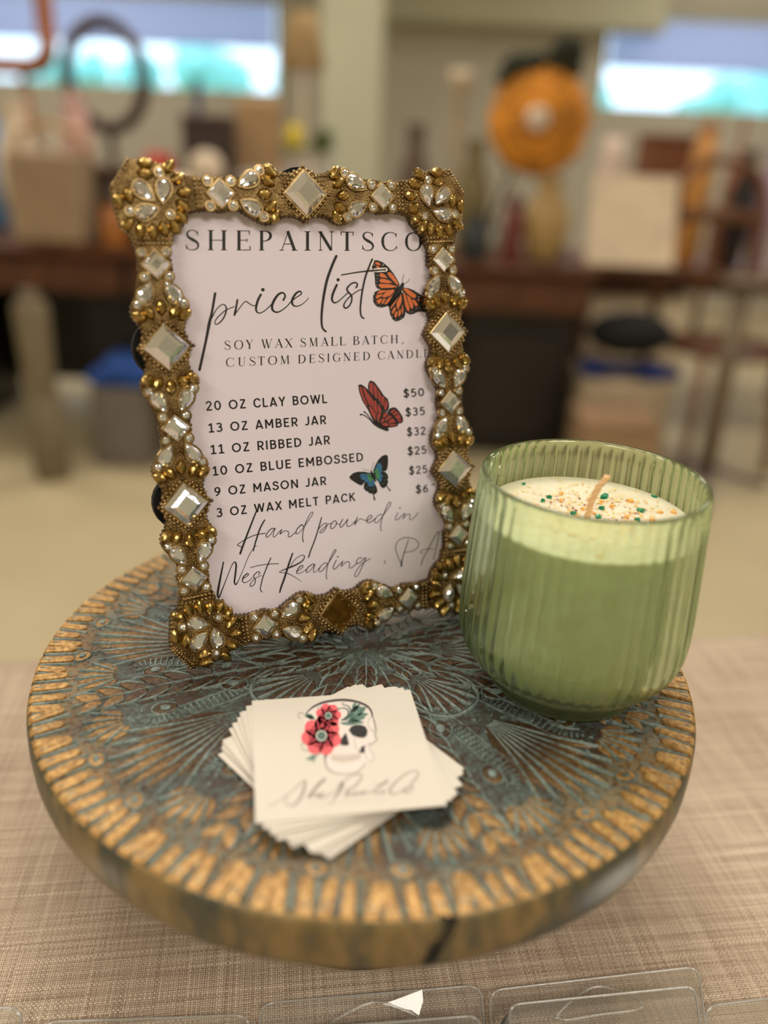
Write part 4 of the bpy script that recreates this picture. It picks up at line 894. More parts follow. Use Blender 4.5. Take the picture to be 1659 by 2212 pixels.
for p in [[(375, 370), (415, 365), (470, 570), (560, 780), (540, 800), (450, 650), (390, 480)], [(445, 375), (500, 400), (550, 490), (620, 680), (660, 790), (600, 780), (520, 620)], [(560, 495), (620, 580), (690, 690), (700, 880), (640, 780)], [(585, 800), (640, 820), (740, 980), (740, 1130), (640, 980)], [(700, 670), (750, 690), (780, 920), (750, 980), (710, 880)], [(785, 740), (860, 850), (860, 960), (840, 1080), (820, 960), (790, 900)], [(770, 1000), (795, 945), (825, 1010), (815, 1180), (770, 1090)], [(600, 290), (660, 265), (680, 400), (690, 560), (600, 460)], [(680, 290), (760, 380), (780, 640), (720, 600), (700, 430)], [(780, 400), (860, 560), (840, 730), (800, 640)], [(870, 570), (930, 600), (920, 820), (860, 730)], [(950, 630), (1010, 740), (980, 880), (960, 900), (930, 850)],
 [(850, 1190), (880, 1080), (940, 1090), (930, 1140)], [(900, 1050), (920, 960), (980, 950), (1020, 980), (940, 1060)], [(960, 1080), (1050, 1000), (1100, 1050), (960, 1150)], [(1020, 1150), (1120, 1070), (1190, 1160), (1060, 1190)], [(870, 1200), (960, 1170), (1050, 1200), (1000, 1250), (920, 1240)], [(1070, 1210), (1200, 1195), (1200, 1230), (1040, 1260)], [(1060, 930), (1140, 870), (1190, 890), (1110, 960)], [(1120, 980), (1210, 910), (1260, 970), (1140, 1010)], [(1160, 1030), (1270, 985), (1310, 1080), (1220, 1100)], [(1230, 1110), (1320, 1110), (1310, 1150), (1250, 1160)]]: pr.poly(p, RED, 2)
for p in [[(650, 1140), (560, 1060), (470, 1000), (400, 985)], [(660, 1130), (570, 1010), (490, 930)]]: pr.stroke(p, 22, INK, 1)
pr.poly(disc2(405, 990, 22), INK, 1); pr.poly(disc2(487, 930, 20), INK, 1)
o = pr.done('butterfly_print', sheet); o['label'] = 'dark red butterfly with folded wings beside the prices'
pr = Print(crop(740, 960, 10.369), PW)
for p in [[(680, 590), (730, 470), (800, 340), (880, 260), (960, 228), (1010, 250), (1020, 330), (1015, 450), (1000, 550), (960, 600), (880, 600), (760, 720)], [(150, 740), (160, 710), (240, 640), (340, 610), (480, 610), (620, 640), (690, 720), (600, 780), (480, 860), (430, 915), (380, 910), (280, 850), (190, 790)], [(660, 710), (560, 780), (480, 880), (475, 990), (530, 1050), (560, 1050), (600, 1100), (660, 1100), (690, 1120), (740, 1110), (780, 1060), (770, 980), (720, 860)], [(690, 690), (880, 595), (960, 620), (1010, 680), (1025, 750), (1005, 780), (1020, 840), (990, 920), (950, 965), (900, 985), (850, 940), (800, 840)]]: pr.poly(p, INK, 1)
pr.stroke([(680, 1090), (700, 1160), (715, 1235)], [18, 24, 40], INK, 1); pr.stroke([(980, 915), (1030, 990), (1062, 1030)], [16, 22, 36], INK, 1)
for p in [[(690, 610), (760, 480), (800, 412), (825, 430), (860, 410), (850, 460), (890, 490), (870, 530), (880, 600), (850, 640), (910, 710), (870, 740), (880, 790), (830, 860), (770, 770), (700, 690)], [(640, 665), (400, 655), (425, 690), (370, 695), (415, 735), (420, 780), (470, 790), (500, 830), (560, 850), (560, 915), (600, 940), (640, 950), (665, 915), (700, 950), (725, 900), (690, 760)]]: pr.poly(p, BLUEP, 2)
for p in [[(692, 620), (760, 530), (800, 580), (800, 640), (830, 700), (800, 790), (760, 740), (700, 690)], [(640, 672), (540, 672), (560, 740), (600, 800), (620, 850), (670, 800), (690, 780)]]: pr.poly(p, GREENP, 3)
for q in [(740, 500), (800, 470), (850, 530), (860, 590), (880, 690), (860, 770), (820, 830)]: pr.stroke([(700, 660), q], [9, 5], INK, 4, False)
for q in [(420, 670), (410, 730), (480, 800), (570, 900), (640, 930), (700, 920)]: pr.stroke([(655, 700), q], [9, 5], INK, 4, False)
pr.poly([(615, 600), (650, 590), (720, 700), (755, 840), (720, 830), (640, 690)], INK, 5)
for x, y in [(545, 975), (615, 998), (680, 1020), (705, 990), (885, 885), (925, 870), (940, 800), (960, 715)]: pr.poly(disc2(x, y, 7, 8, 16), TEAL, 2)
for p in [[(635, 580), (660, 500), (695, 440), (700, 400)], [(610, 590), (520, 575), (450, 550)]]: pr.stroke(p, 8, INK, 1)
o = pr.done('butterfly_print', sheet); o['label'] = 'blue and green swallowtail butterfly below the embossed line'

# ------------------------------------------------------------------ fan of square cards
NCARD = 13; CT = .00048; CH = BZ+.0012
ctop = CH+CT*NCARD
Pc = [atz(*p, ctop) for p in ((548, 1512), (885, 1489), (963, 1740), (551, 1780))]
cc = sum(Pc, Vector())/4; cs = (sum((Pc[i]-Pc[i-1]).length for i in range(4))/4); ca0 = math.atan2((Pc[1]-Pc[0]).y+(Pc[2]-Pc[3]).y, (Pc[1]-Pc[0]).x+(Pc[2]-Pc[3]).x)
angs = [34, 31.5, 30.5, 28, 26.5, 18.5, 17.5, 16.5, 11.5, 8.8, 8.0, 4.4, 0]
names = {12: 'topmost square card, printed with a flowered skull and grey script', 11: 'square card directly below the topmost card, only its rim showing', 0: 'lowest square card of the fan, lying on the embossed board', 1: 'second card from the bottom of the fanned stack'}
for k in range(NCARD):
    root = thing('business_card', names.get(k, 'white square card showing only corners, between top and bottom of the fanned stack'), 'card', (cc.x+random.uniform(-.0006, .0006)*(k < 12), cc.y+random.uniform(-.0006, .0006)*(k < 12), CH+CT*k), ca0+math.radians(angs[k]), 'cards in the fanned stack')
    mb = MB(); h = cs/2; mb.box((0, 0, CT/2), (cs, cs, CT*.9)); mb.build('card_stock', CARD, root)
top_card = root
iv2 = (Matrix.Translation((cc.x, cc.y, 0)) @ Matrix.Rotation(ca0, 4, 'Z')).inverted()
def ccrop(ox, oy, k):
    def f(x, y): q = iv2 @ atz(ox+x/k, oy+y/k, ctop); return (q.x, q.y)
    return f
pr = Print(ccrop(640, 1495, 8.295), CT*.95+.00001)
SK = [(180, 380), (300, 270), (480, 190), (700, 145), (900, 140), (1100, 180), (1260, 250), (1350, 340), (1370, 430), (1410, 560), (1425, 700), (1405, 770), (1440, 850), (1400, 900), (1310, 940), (1330, 1050), (1390, 1180), (1330, 1250), (1240, 1270), (1180, 1350), (1080, 1430), (900, 1470), (700, 1450), (560, 1380), (510, 1290), (520, 1120), (300, 960), (140, 820), (130, 560)]
pr.poly(SK, BONE, 0)
pr.stroke([(170, 390), (300, 270), (480, 190), (700, 150), (900, 145), (1100, 180), (1260, 250), (1340, 340), (1365, 440)], [16, 34, 42, 46, 46, 44, 42, 36, 26], DGREY, 1)
pr.stroke([(1365, 440), (1410, 560), (1425, 700), (1405, 770), (1440, 850), (1400, 900), (1310, 940)], [14, 12, 18, 14, 12, 10, 10], DGREY, 1)
pr.stroke([(1310, 940), (1330, 1050), (1390, 1180), (1330, 1250)], 10, GREY_INK, 1)
pr.stroke([(510, 1100), (520, 1250), (560, 1370), (700, 1450), (900, 1470), (1080, 1430), (1180, 1350), (1240, 1270)], [30, 26, 30, 22, 18, 16, 20, 14], GREY_INK, 1)
pr.stroke([(1340, 450), (1285, 530), (1300, 620), (1370, 720)], 10, GREY_INK, 1); pr.stroke([(1380, 500), (1400, 600), (1370, 720)], 10, GREY_INK, 1)
pr.stroke([(1040, 830), (1050, 950), (1080, 1030), (1180, 1000), (1320, 920)], 10, GREY_INK, 1); pr.stroke([(1240, 1100), (1260, 1200), (1330, 1250)], 9, GREY_INK, 1)
pr.poly([(940, 690), (985, 620), (1060, 590), (1160, 590), (1240, 620), (1280, 700), (1260, 790), (1200, 825), (1110, 815), (1010, 780)], INK, 2)
pr.poly([(880, 735), (905, 770), (925, 850), (950, 940), (900, 965), (840, 960), (750, 925), (740, 880), (800, 850), (850, 780)], INK, 2)
pr.poly([(1165, 985), (1225, 955), (1230, 1080), (1200, 1100), (1100, 1075), (1150, 1050)], INK, 2)
pr.poly([(640, 1105), (900, 1120), (1150, 1090), (1160, 1180), (1000, 1260), (830, 1285), (660, 1245), (600, 1180)], PALE_INK, 1)
for x in range(680, 1160, 66): pr.stroke([(x, 1112), (x+4, 1250-abs(x-850)*.12)], 8, GREY_INK, 2, False)
pr.stroke([(630, 1185), (850, 1205), (1150, 1150)], 9, GREY_INK, 2); pr.stroke([(700, 1060), (830, 1040), (835, 960)], 8, PALE_INK, 1)
def flower(cx, cy, r, n, ph):
    for k in range(n):
        a = 2*PI*k/n+ph; q = (cx+r*.56*math.cos(a), cy+r*.54*math.sin(a))
        pr.poly([(q[0]+r*.50*math.cos(s_)*math.cos(a)-r*.42*math.sin(s_)*math.sin(a), q[1]+r*.50*math.cos(s_)*math.sin(a)+r*.42*math.sin(s_)*math.cos(a)) for s_ in [2*PI*j/14 for j in range(14)]], CORAL, 3)
    for k in range(n):
        a = 2*PI*(k+.5)/n+ph; pr.stroke([(cx+r*.3*math.cos(a), cy+r*.3*math.sin(a)), (cx+r*.7*math.cos(a+.1), cy+r*.7*math.sin(a+.1)), (cx+r*.92*math.cos(a+.02), cy+r*.92*math.sin(a+.02))], [r*.13, r*.08, r*.02], CORALD, 4)
        a -= PI/n; pr.stroke([(cx+r*.45*math.cos(a-.2), cy+r*.45*math.sin(a-.2)), (cx+r*.66*math.cos(a), cy+r*.66*math.sin(a)), (cx+r*.5*math.cos(a+.25), cy+r*.5*math.sin(a+.25))], [r*.03, r*.09, r*.03], CORALD, 4)
    pr.poly(disc2(cx, cy, r*.31), TEALD, 5); pr.poly(disc2(cx, cy, r*.27), WHITEP, 5.5); pr.poly(disc2(cx, cy, r*.22), TEALD, 6); pr.poly(disc2(cx, cy, r*.08), TEAL, 7)
def lf(x, y, a, L, w, m, lv):
    co, si = math.cos(a), math.sin(a); pts = [(0, 0), (.25, .42), (.55, .5), (.8, .28), (1, 0), (.8, -.28), (.55, -.5), (.25, -.42)]
    pr.poly([(x+L*p*co-w*q*si, y+L*p*si+w*q*co) for p, q in pts], m, lv); pr.stroke([(x, y), (x+L*.9*co, y+L*.9*si)], [8, 4], TEALD, lv+.5, False)
for x, y, a, L, w in [(930, 520, -.2, 330, 90), (930, 500, -.55, 380, 90), (930, 480, -.95, 330, 80), (900, 520, .1, 330, 80), (960, 380, -.7, 260, 70), (1010, 330, -.2, 260, 80), (1000, 300, -1.0, 150, 60), (1080, 420, -.1, 220, 80), (780, 560, .05, 300, 60)]: lf(x, y, a, L, w, TEAL, 2)
for p in [[(880, 500), (960, 420), (970, 320), (920, 250), (840, 235), (825, 205), (870, 190)], [(820, 510), (920, 430), (930, 340), (860, 290), (770, 300), (735, 290), (760, 320)]]: pr.stroke(p, [30, 30, 26, 18, 12, 10, 8], TEALD, 2.6)
for p in [[(140, 390), (70, 370), (30, 420), (70, 480)], [(370, 290), (440, 265), (540, 270), (470, 310)], [(150, 900), (90, 950), (130, 1040), (260, 1040)], [(560, 1050), (400, 1110), (300, 1200), (180, 1190)], [(560, 1060), (520, 1150), (520, 1250)]]: pr.stroke(p, 14, GREY_INK, 1)
lf(330, 490, -2.6, 190, 90, TEAL, 2); lf(330, 470, -2.9, 200, 60, TEAL, 2); lf(380, 1130, 2.7, 220, 70, TEAL, 2); lf(330, 1190, 2.0, 90, 30, TEAL, 2); lf(480, 1030, 1.1, 160, 70, TEALD, 2)
flower(450, 790, 345, 7, .3); flower(575, 430, 218, 7, .8)
o = pr.done('skull_print', top_card); o['label'] = 'skull drawing with coral flowers and grey green leaves'
pr = Print(ccrop(560, 1650, 4.484), CT*.95+.00001)
for p, w in [([(90, 420), (250, 320), (380, 210), (445, 165), (435, 240), (400, 330), (350, 390), (290, 405), (255, 370), (270, 310)], [5, 6, 8, 14, 26, 26, 18, 10, 8, 8]), ([(470, 330), (560, 230), (640, 150), (600, 165), (520, 260), (480, 330), (530, 292), (560, 292), (555, 325)], [8, 12, 14, 14, 16, 14, 10, 12, 14]), ([(570, 320), (610, 300), (622, 280), (592, 290), (580, 320), (620, 330), (690, 290)], 11), ([(690, 390), (760, 290), (805, 190), (800, 225), (740, 320)], [6, 14, 22, 20, 10]), ([(700, 290), (800, 180), (900, 115), (980, 100), (988, 140), (920, 220), (830, 265)], [6, 8, 8, 12, 14, 16, 12]),
 ([(860, 270), (830, 300), (845, 320), (880, 275), (885, 310), (920, 290), (930, 265), (930, 305), (960, 280), (975, 300), (1000, 265), (1000, 300), (1030, 262), (1050, 290), (1090, 270), (1120, 250)], 11), ([(1240, 155), (1150, 240), (1120, 285), (1150, 290), (1190, 270)], [14, 14, 12, 9, 7]), ([(1120, 205), (1200, 195), (1260, 180)], 8), ([(1190, 270), (1215, 250), (1205, 285), (1175, 285)], 9), ([(1470, 190), (1535, 120), (1530, 75), (1450, 80), (1340, 160), (1268, 245), (1275, 290), (1350, 280), (1410, 240)], [14, 14, 10, 10, 14, 22, 16, 10, 8]), ([(1430, 235), (1400, 265), (1430, 280), (1485, 240), (1470, 215), (1430, 235)], 13)]: pr.stroke(p, w, GREY_INK, 1)
for k in range(26):
    x = 480+k*30; y = 400-(k*30)*.072; pr.stroke([(x, y-12), (x+random.uniform(8, 18), y+random.uniform(-12, 10))], 5, PALE_INK, 1, False)
pr.done('script_lettering', top_card)

# ------------------------------------------------------------------ candle in ribbed green glass
JX, JY = .0848, .3055
candle = thing('jar_candle', 'candle in a ribbed green glass jar on the embossed board', 'candle', (JX, JY, BZ+.0010))
b = MB(); NR = 54
def prof_out(n1=44):
    key = [(.0, .0008), (.028, .0006), (.0318, 0), (.0334, .0012), (.0338, .0034), (.0330, .0056), (.0345, .0072), (.0385, .0098), (.0430, .0140), (.0470, .0196), (.0491, .0255), (.0498, .032), (.0495, .045), (.0484, .065), (.0472, .085), (.0463, .0945), (.0461, .0973), (.0456, .0986), (.0447, .0990), (.0437, .0984), (.0432, .0965), (.0434, .085), (.0446, .060), (.0455, .040), (.0452, .028), (.0430, .020), (.0380, .0135), (.030, .0100), (.0, .0098)]
    return key
key = prof_out(); prof = []
for i in range(len(key)-1):
    a, c = key[i], key[i+1]; d = math.hypot(c[0]-a[0], c[1]-a[1]); n = max(1, int(d/.0035))
    for j in range(n): prof.append((a[0]+(c[0]-a[0])*j/n, a[1]+(c[1]-a[1])*j/n))
prof.append(key[-1]); nout = max(i for i, p in enumerate(prof) if abs(p[1]-.0973) < 1e-6)
seg = NR*8; vs = []; m_ = len(prof)
for k in range(seg):
    a = 2*PI*k/seg; fl = abs(math.sin(a*NR/2))
    for i, (r, z) in enumerate(prof):
        e = 0
        if i <= nout: e = min(1, max(0, (z-.0115)/.004))*min(1, max(0, (.0985-z)/.004))
        q = r-e*.00115*(1-fl)
        vs.append((q*math.cos(a), q*math.sin(a), z))
fs = [(k*m_+j, ((k+1) % seg)*m_+j, ((k+1) % seg)*m_+j+1, k*m_+j+1) for k in range(seg) for j in range(m_-1)]
b.add(vs, fs, 0, True); o = b.build('glass_jar', JAR, candle); o['label'] = 'ribbed translucent green glass jar'
HWX = .0812
b = MB(); rin = lambda z: .0436+(.0455-.0436)*max(0, min(1, (.083-z)/.045))
b.lathe([(0, .0096), (.030, .0098), (.0381, .0134), (.0428, .0201), (.0448, .028), (.0450, .040), (.0440, .060), (.0431, HWX-.0012), (.0430, HWX-.0002), (.0422, HWX), (.03, HWX-.0006), (.012, HWX-.0008), (0, HWX-.0006)], n=96)
wax = b.build('wax', WAX, candle)
p0 = atz(1268, 1120, BZ+.001+HWX); L0 = p0-Vector((JX, JY, BZ+.001))
pts = []
for (x, y) in ((1268, 1120), (1277, 1084), (1294, 1050), (1313, 1029)):
    d = ray(x, y); k = (p0.y-.0)/d.y; q = CAM+d*k; pts.append(q-Vector((JX, JY, BZ+.001)))
P = []
for i in range(len(pts)-1):
    for j in range(5): P.append(pts[i].lerp(pts[i+1], j/5))
P.append(pts[-1]); P[0] = P[0]-Vector((0, 0, .002))
WICK = mat('cotton_wick', (226, 186, 138), .8, var=.15, scale=900)
b = MB()
for s_ in range(3):
    Q = [p+Vector((.00068*math.cos(i*.9+s_*2.09), .00068*math.sin(i*.9+s_*2.09), 0)) for i, p in enumerate(P)]
    b.tube(Q, .00088, 7)
b.build('wick', WICK, candle)
FG = mat('green_foil', (28, 134, 96), .25, .5, var=.3, scale=900); FO_ = mat('orange_glitter', (240, 178, 96), .4, var=.1); FR = mat('copper_glitter', (150, 64, 34), .35, .3); FY = mat('yellow_glitter', (238, 206, 120), .4)
def fleck(name, px, py, r, m, st=1.0):
    q = atz(970+px/2.765, 930+py/2.765, BZ+.001+HWX-.0004)-Vector((JX, JY, BZ+.001)); mb = MB(); n = 7; a0 = random.uniform(0, PI); co, si = math.cos(a0), math.sin(a0)
    o_ = []
    for k in range(n): a = 2*PI*k/n; rr = .84*r*random.uniform(.75, 1.15); x, y = rr*math.cos(a)*st, rr*math.sin(a); o_.append((x*co-y*si, x*si+y*co))
    vs = [(x, y, -.0004) for x, y in o_]+[(x*.9, y*.9, .0006+.0003*(i % 2)) for i, (x, y) in enumerate(o_)]
    mb.add(vs, [tuple(range(n, 2*n))]+[(i, (i+1) % n, n+(i+1) % n, n+i) for i in range(n)]); return mb.build(name, m, wax, q)
for x, y, r, st in [(445, 323, .0013, 1), (560, 420, .0013, 1.2), (597, 400, .0013, 1.3), (580, 487, .0014, 1.2), (745, 495, .0014, 1.5), (910, 465, .0014, 1.2), (893, 515, .0013, 1.3), (930, 395, .0019, 2.0), (1145, 478, .0021, 1.2), (1125, 533, .0014, 1.2), (1225, 398, .0017, 1.3)]: fleck('green_fleck', x, y, r, FG, st)
for x, y, r in [(672, 378, .0014), (668, 420, .0012), (910, 425, .0014), (1085, 422, .0022), (1262, 490, .0015), (1343, 493, .0020), (1215, 535, .0014), (765, 512, .0012), (1060, 518, .0014), (970, 452, .0013), (870, 500, .0011), (800, 470, .0012)]: fleck('orange_fleck', x, y, r, FO_)
b = MB()
for k in range(650):
    if k < 330: rr = .026*math.sqrt(random.random())
    else: rr = .039*math.sqrt(random.random())
    a = random.uniform(0, 2*PI); cx0, cy0 = rr*math.cos(a)+.003, rr*math.sin(a); r = random.uniform(.00025, .0007); 
    o_ = [(cx0+r*math.cos(2*PI*j/6), cy0+r*math.sin(2*PI*j/6)) for j in range(6)]; zz = HWX-.0005+.0007*min(1, (rr/.03)**2)+.0001*random.random()
    b.add([(x, y, zz) for x, y in o_], [tuple(range(6))], (0 if k % 2 else 1) if k < 150 else random.choice((1, 2, 2)))
o = b.build('glitter', [FR, FO_, FY], wax); o['kind'] = 'stuff'

# ------------------------------------------------------------------ clear plastic clamshell packs in front
def clam(corner_px, slot, label, lift=.0, blister=None):
    z = TOPZ+.0045+lift
    Q = [atz(x, y, z) for x, y in corner_px]; c = sum(Q, Vector())/4; c.z = TOPZ
    root = thing('clamshell_pack', label, 'plastic packaging', c, 0, 'clear clamshell packs')
    q = [(p.x-c.x, p.y-c.y) for p in Q]
    def rounded(pts, r, n=7):
        out = []
        for i in range(len(pts)):
            a, b_, d = Vector(pts[i-1]), Vector(pts[i]), Vector(pts[(i+1) % len(pts)])
            p0_, p1_ = b_+(a-b_).normalized()*r, b_+(d-b_).normalized()*r
            for k in range(n+1): t_ = k/n; out.append(tuple((p0_*(1-t_)+b_*t_)*(1-t_)+(b_*(1-t_)+p1_*t_)*t_))
        return out
    out = rounded(q, .007); n = len(out); hz = .004+lift
    mb = MB(); hole = [(p.x-c.x, p.y-c.y) for p in [atz(x, y, z) for x, y in slot]] if slot else None
    bm_v = [(x, y, hz) for x, y in out]
    mb.add(bm_v, [tuple(range(n))])
    mb.add([(x, y, hz-.0006) for x, y in out]+[(x, y, hz) for x, y in out], [(i, (i+1) % n, n+(i+1) % n, n+i) for i in range(n)])
    mb.build('film_sheet', PLASTIC, root)
    e = MB(); e.tube([(x, y, hz) for x, y in out], .0005, 6, closed=True); e.build('moulded_rim', PLASTIC_RIM, root)
    if hole:
        e = MB(); hp = smooth_pts(hole, [1]*len(hole), 5); e.tube([(p[0], p[1], hz+.0002) for p in hp], .00045, 6); e.build('hang_slot', PLASTIC_RIM, root)
    if blister:
        B_ = [(p.x-c.x, p.y-c.y) for p in [atz(x, y, z) for x, y in blister]]; o1 = rounded(B_, .006); n1 = len(o1); ct = Vector((sum(p[0] for p in o1)/n1, sum(p[1] for p in o1)/n1))
        o2 = [tuple(ct+(Vector(p)-ct)*.93) for p in o1]; mb = MB()
        mb.add([(x, y, hz) for x, y in o1]+[(x, y, hz+.009) for x, y in o2], [tuple(range(n1, 2*n1))]+[(i, (i+1) % n1, n1+(i+1) % n1, n1+i) for i in range(n1)]); mb.build('blister_tray', PLASTIC, root)
        e = MB(); e.tube([(x, y, hz+.009) for x, y in o2], .0006, 6, closed=True); e.build('tray_rim', PLASTIC_RIM, root)
    return root
pk = clam([(562, 2166), (1038, 2126), (1066, 2420), (566, 2470)], [(700, 2222), (735, 2196), (806, 2164), (860, 2176), (902, 2196), (905, 2222)], 'clear plastic clamshell with a bright glint, below the middle of the board', 0, [(596, 2250), (1046, 2214), (1060, 2400), (590, 2440)])
z_ = TOPZ+.0047; Q = [atz(x, y, z_) for x, y in ((838, 2174), (905, 2136), (914, 2168), (908, 2192))]
e = MB(); q = [p-pk.location for p in Q]
pc_ = sum(Q, Vector())/4; nh = ((CAM-pc_).normalized()+(Vector((-1.3, -1.5, 2.7))-pc_).normalized()).normalized()  # facet added for the glint, tilted halfway between camera and front lamp
pc_.z += .003; q = []
for x, y in ((826, 2170), (912, 2138), (914, 2162), (905, 2194), (888, 2182)):
    d = ray(x, y); q.append(CAM+d*((pc_-CAM).dot(nh)/d.dot(nh))-pk.location)
e.add(q, [(4, 3, 2, 1, 0)]); o = e.build('glint_facet', PLASTIC, pk); o['label'] = 'added facet angled to mirror a lamp as a white glint'
clam([(1056, 2138), (1508, 2086), (1540, 2330), (1074, 2400)], [(1200, 2196), (1235, 2160), (1290, 2130), (1350, 2146), (1384, 2164), (1376, 2180), (1300, 2190), (1226, 2202), (1200, 2196)], 'clear plastic clamshell at lower right with a complete hang slot', .001, [(1078, 2194), (1506, 2150), (1530, 2320), (1090, 2380)])
clam([(1522, 2172), (1900, 2126), (1960, 2380), (1560, 2440)], None, 'clear plastic clamshell cut off by the right edge of the photo', .0005)
clam([(-330, 2206), (44, 2172), (60, 2420), (-330, 2470)], None, 'clear plastic clamshell cut off by the left edge of the photo', 0)
clam([(90, 2207), (540, 2190), (548, 2450), (90, 2500)], None, 'clear plastic clamshell low in front, left of the pack with the glint', 0)

# ------------------------------------------------------------------ furniture behind the display table
def frompx(px, py, y): return aty(px, py, y)
# long dark dresser table
DY = 2.95; dl, dr = aty(-420, 540, DY).x, aty(1290, 600, DY).x
DT = aty(150, 528, DY).z; DB = aty(150, 640, DY).z
t = thing('dresser', 'long dark brown wooden dresser with drawers and black recess behind the gold frame', 'dresser', ((dl+dr)/2, DY+.3, 0))
w = dr-dl
b = MB(); b.box((0, 0, DT-.02), (w, .66, .04), bev=.012); b.build('tabletop', WOOD_D, t)
nd = 5
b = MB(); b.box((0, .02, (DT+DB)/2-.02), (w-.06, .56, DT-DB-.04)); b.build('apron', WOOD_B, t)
for k in range(nd):
    x = -w/2+w*(k+.5)/nd; d = MB(); d.box((x, -.27, (DT+DB)/2-.02), (w/nd-.03, .03, DT-DB-.06), bev=.006); dd = d.build('drawer', WOOD_D, t)
    h = MB(); h.ball((x, -.30, (DT+DB)/2-.02), .014, 10, 8); h.build('knob', M((110, 80, 40), .3, .8), dd)
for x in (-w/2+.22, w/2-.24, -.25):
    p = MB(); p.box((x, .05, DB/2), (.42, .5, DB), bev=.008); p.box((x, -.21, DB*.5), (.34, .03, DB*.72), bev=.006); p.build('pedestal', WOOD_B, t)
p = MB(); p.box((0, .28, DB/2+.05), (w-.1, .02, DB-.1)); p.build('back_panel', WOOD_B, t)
DXC, DZ = (dl+dr)/2, DT
# second table to the right
y2 = 3.5; l2, r2 = aty(1240, 600, y2).x, aty(1900, 600, y2).x; z2 = aty(1450, 575, y2).z
t = thing('side_table', 'brown wooden table with thin top at the right, beyond the candle', 'table', ((l2+r2)/2, y2+.3, 0))
b = MB(); b.box((0, 0, z2-.02), (r2-l2, .62, .04), bev=.01); b.build('tabletop', WOOD_M, t)
b = MB(); b.box((0, 0, z2-.075), (r2-l2-.1, .54, .07)); b.build('apron', WOOD_D, t)
for sx in (-1, 1):
    for sy in (-1, 1):
        b = MB(); b.lathe([(.022, 0), (.02, .1), (.03, .14), (.022, .2), (.03, z2-.2), (.024, z2-.12), (.034, z2-.1), (.034, z2-.04)], (sx*((r2-l2)/2-.07), sy*.24, 0), 16); b.build('leg', WOOD_D, t)
# things under the tables
def place(px, py, y, z=None):
    q = aty(px, py, y); return q
def boxthing(name, label, cat, px0, py0, px1, py1, y, dep, m, lid=None, group=None, rz=0.0, zb=None, tilt=0.0):
    a, c = aty(px0, (py0+py1)/2, y), aty(px1, (py0+py1)/2, y); mx = (px0+px1)/2
    top = aty(mx, py0, y).z; bot = aty(mx, py1, y).z if zb is None else zb
    t = thing(name, label, cat, ((a.x+c.x)/2, y+dep/2, bot), rz, group); w, h = c.x-a.x, top-bot
    b = MB(); b.box((0, 0, h/2), (w, dep, h), bev=.012, tilt=tilt); b.build('body', m, t)
    if lid: b = MB(); b.box((0, 0, h+.008), (w*1.04, dep*1.04, .03), bev=.008); b.build('lid', lid, t)
    return t, w, h
CREAM_B = M((244, 228, 202), .7)
boxthing('storage_bin', 'grey plastic bin under the dresser, with blue cloth on top, at the left', 'bin', 196, 842, 320, 985, 2.72, .3, M((108, 100, 92), .6), None, zb=0)
b = MB(); q0 = aty(255, 842, 2.72); b.box((0, 0, .012), (.30, .30, .05), bev=.02); b.box((.02, -.02, .05), (.26, .24, .045), .2, bev=.02); o = b.build('folded_cloth', M((34, 70, 140), .85)); o.location = (q0.x+.03, 2.87, q0.z+.018); tag(o, 'blue folded cloth on the grey bin at the left', 'cloth')
q = aty(88, 930, 2.55); qt = aty(88, 655, 2.55)
t = thing('fabric_roll', 'pale beige upright roll standing in front of the dresser at far left', 'roll', (q.x, 2.6, 0))
b = MB(); b.lathe([(0, 0), (.055, 0), (.06, .01), (.06, qt.z*.48), (.045, qt.z*.5), (.05, qt.z*.53), (.055, qt.z-.02), (.04, qt.z), (0, qt.z)], n=24); b.build('roll_body', M((112, 100, 76), .8), t)
b = MB(); b.lathe([(.03, qt.z-.02), (.03, qt.z+.03), (.02, qt.z+.035), (0, qt.z+.035)], n=20); b.build('end_cap', M((96, 84, 64), .6), t)
boxthing('storage_box', 'large cream box under the right side table', 'box', 1262, 650, 1470, 880, 3.58, .36, CREAM_B, M((214, 196, 166), .7), zb=0)
boxthing('storage_bin', 'low grey bin with white front under the table, behind the candle', 'bin', 1250, 828, 1420, 980, 2.95, .34, M((176, 158, 132), .7), None, zb=0)
b = MB(); q0 = aty(1340, 828, 2.95); b.ball((0, 0, .03), .15, 16, 10, sc=(1.1, .8, .55), jit=.06); o = b.build('tote_bag', M((12, 12, 14), .8)); o.location = (q0.x+.05, 3.10, q0.z+.128); tag(o, 'black slumped bag on the low grey bin beyond the candle', 'bag')
b = MB(); q0 = aty(1405, 828, 2.95); b.box((0, 0, 0), (.16, .2, .04), .3, bev=.015); b.box((-.22, .02, 0), (.10, .2, .04), -.2, bev=.015); b.box((-.1, .05, -.004), (.2, .12, .03), bev=.01); o = b.build('folded_cloth', M((36, 52, 110), .85)); o.location = (q0.x+.03, 3.06, q0.z+.024); tag(o, 'navy blue cloth under the black bag', 'cloth')
t_, _, _ = boxthing('carton', 'small brown carton on the floor under the right table', 'box', 1255, 930, 1420, 1060, 2.6, .25, M((150, 122, 92), .8), M((140, 112, 84), .8), zb=0)
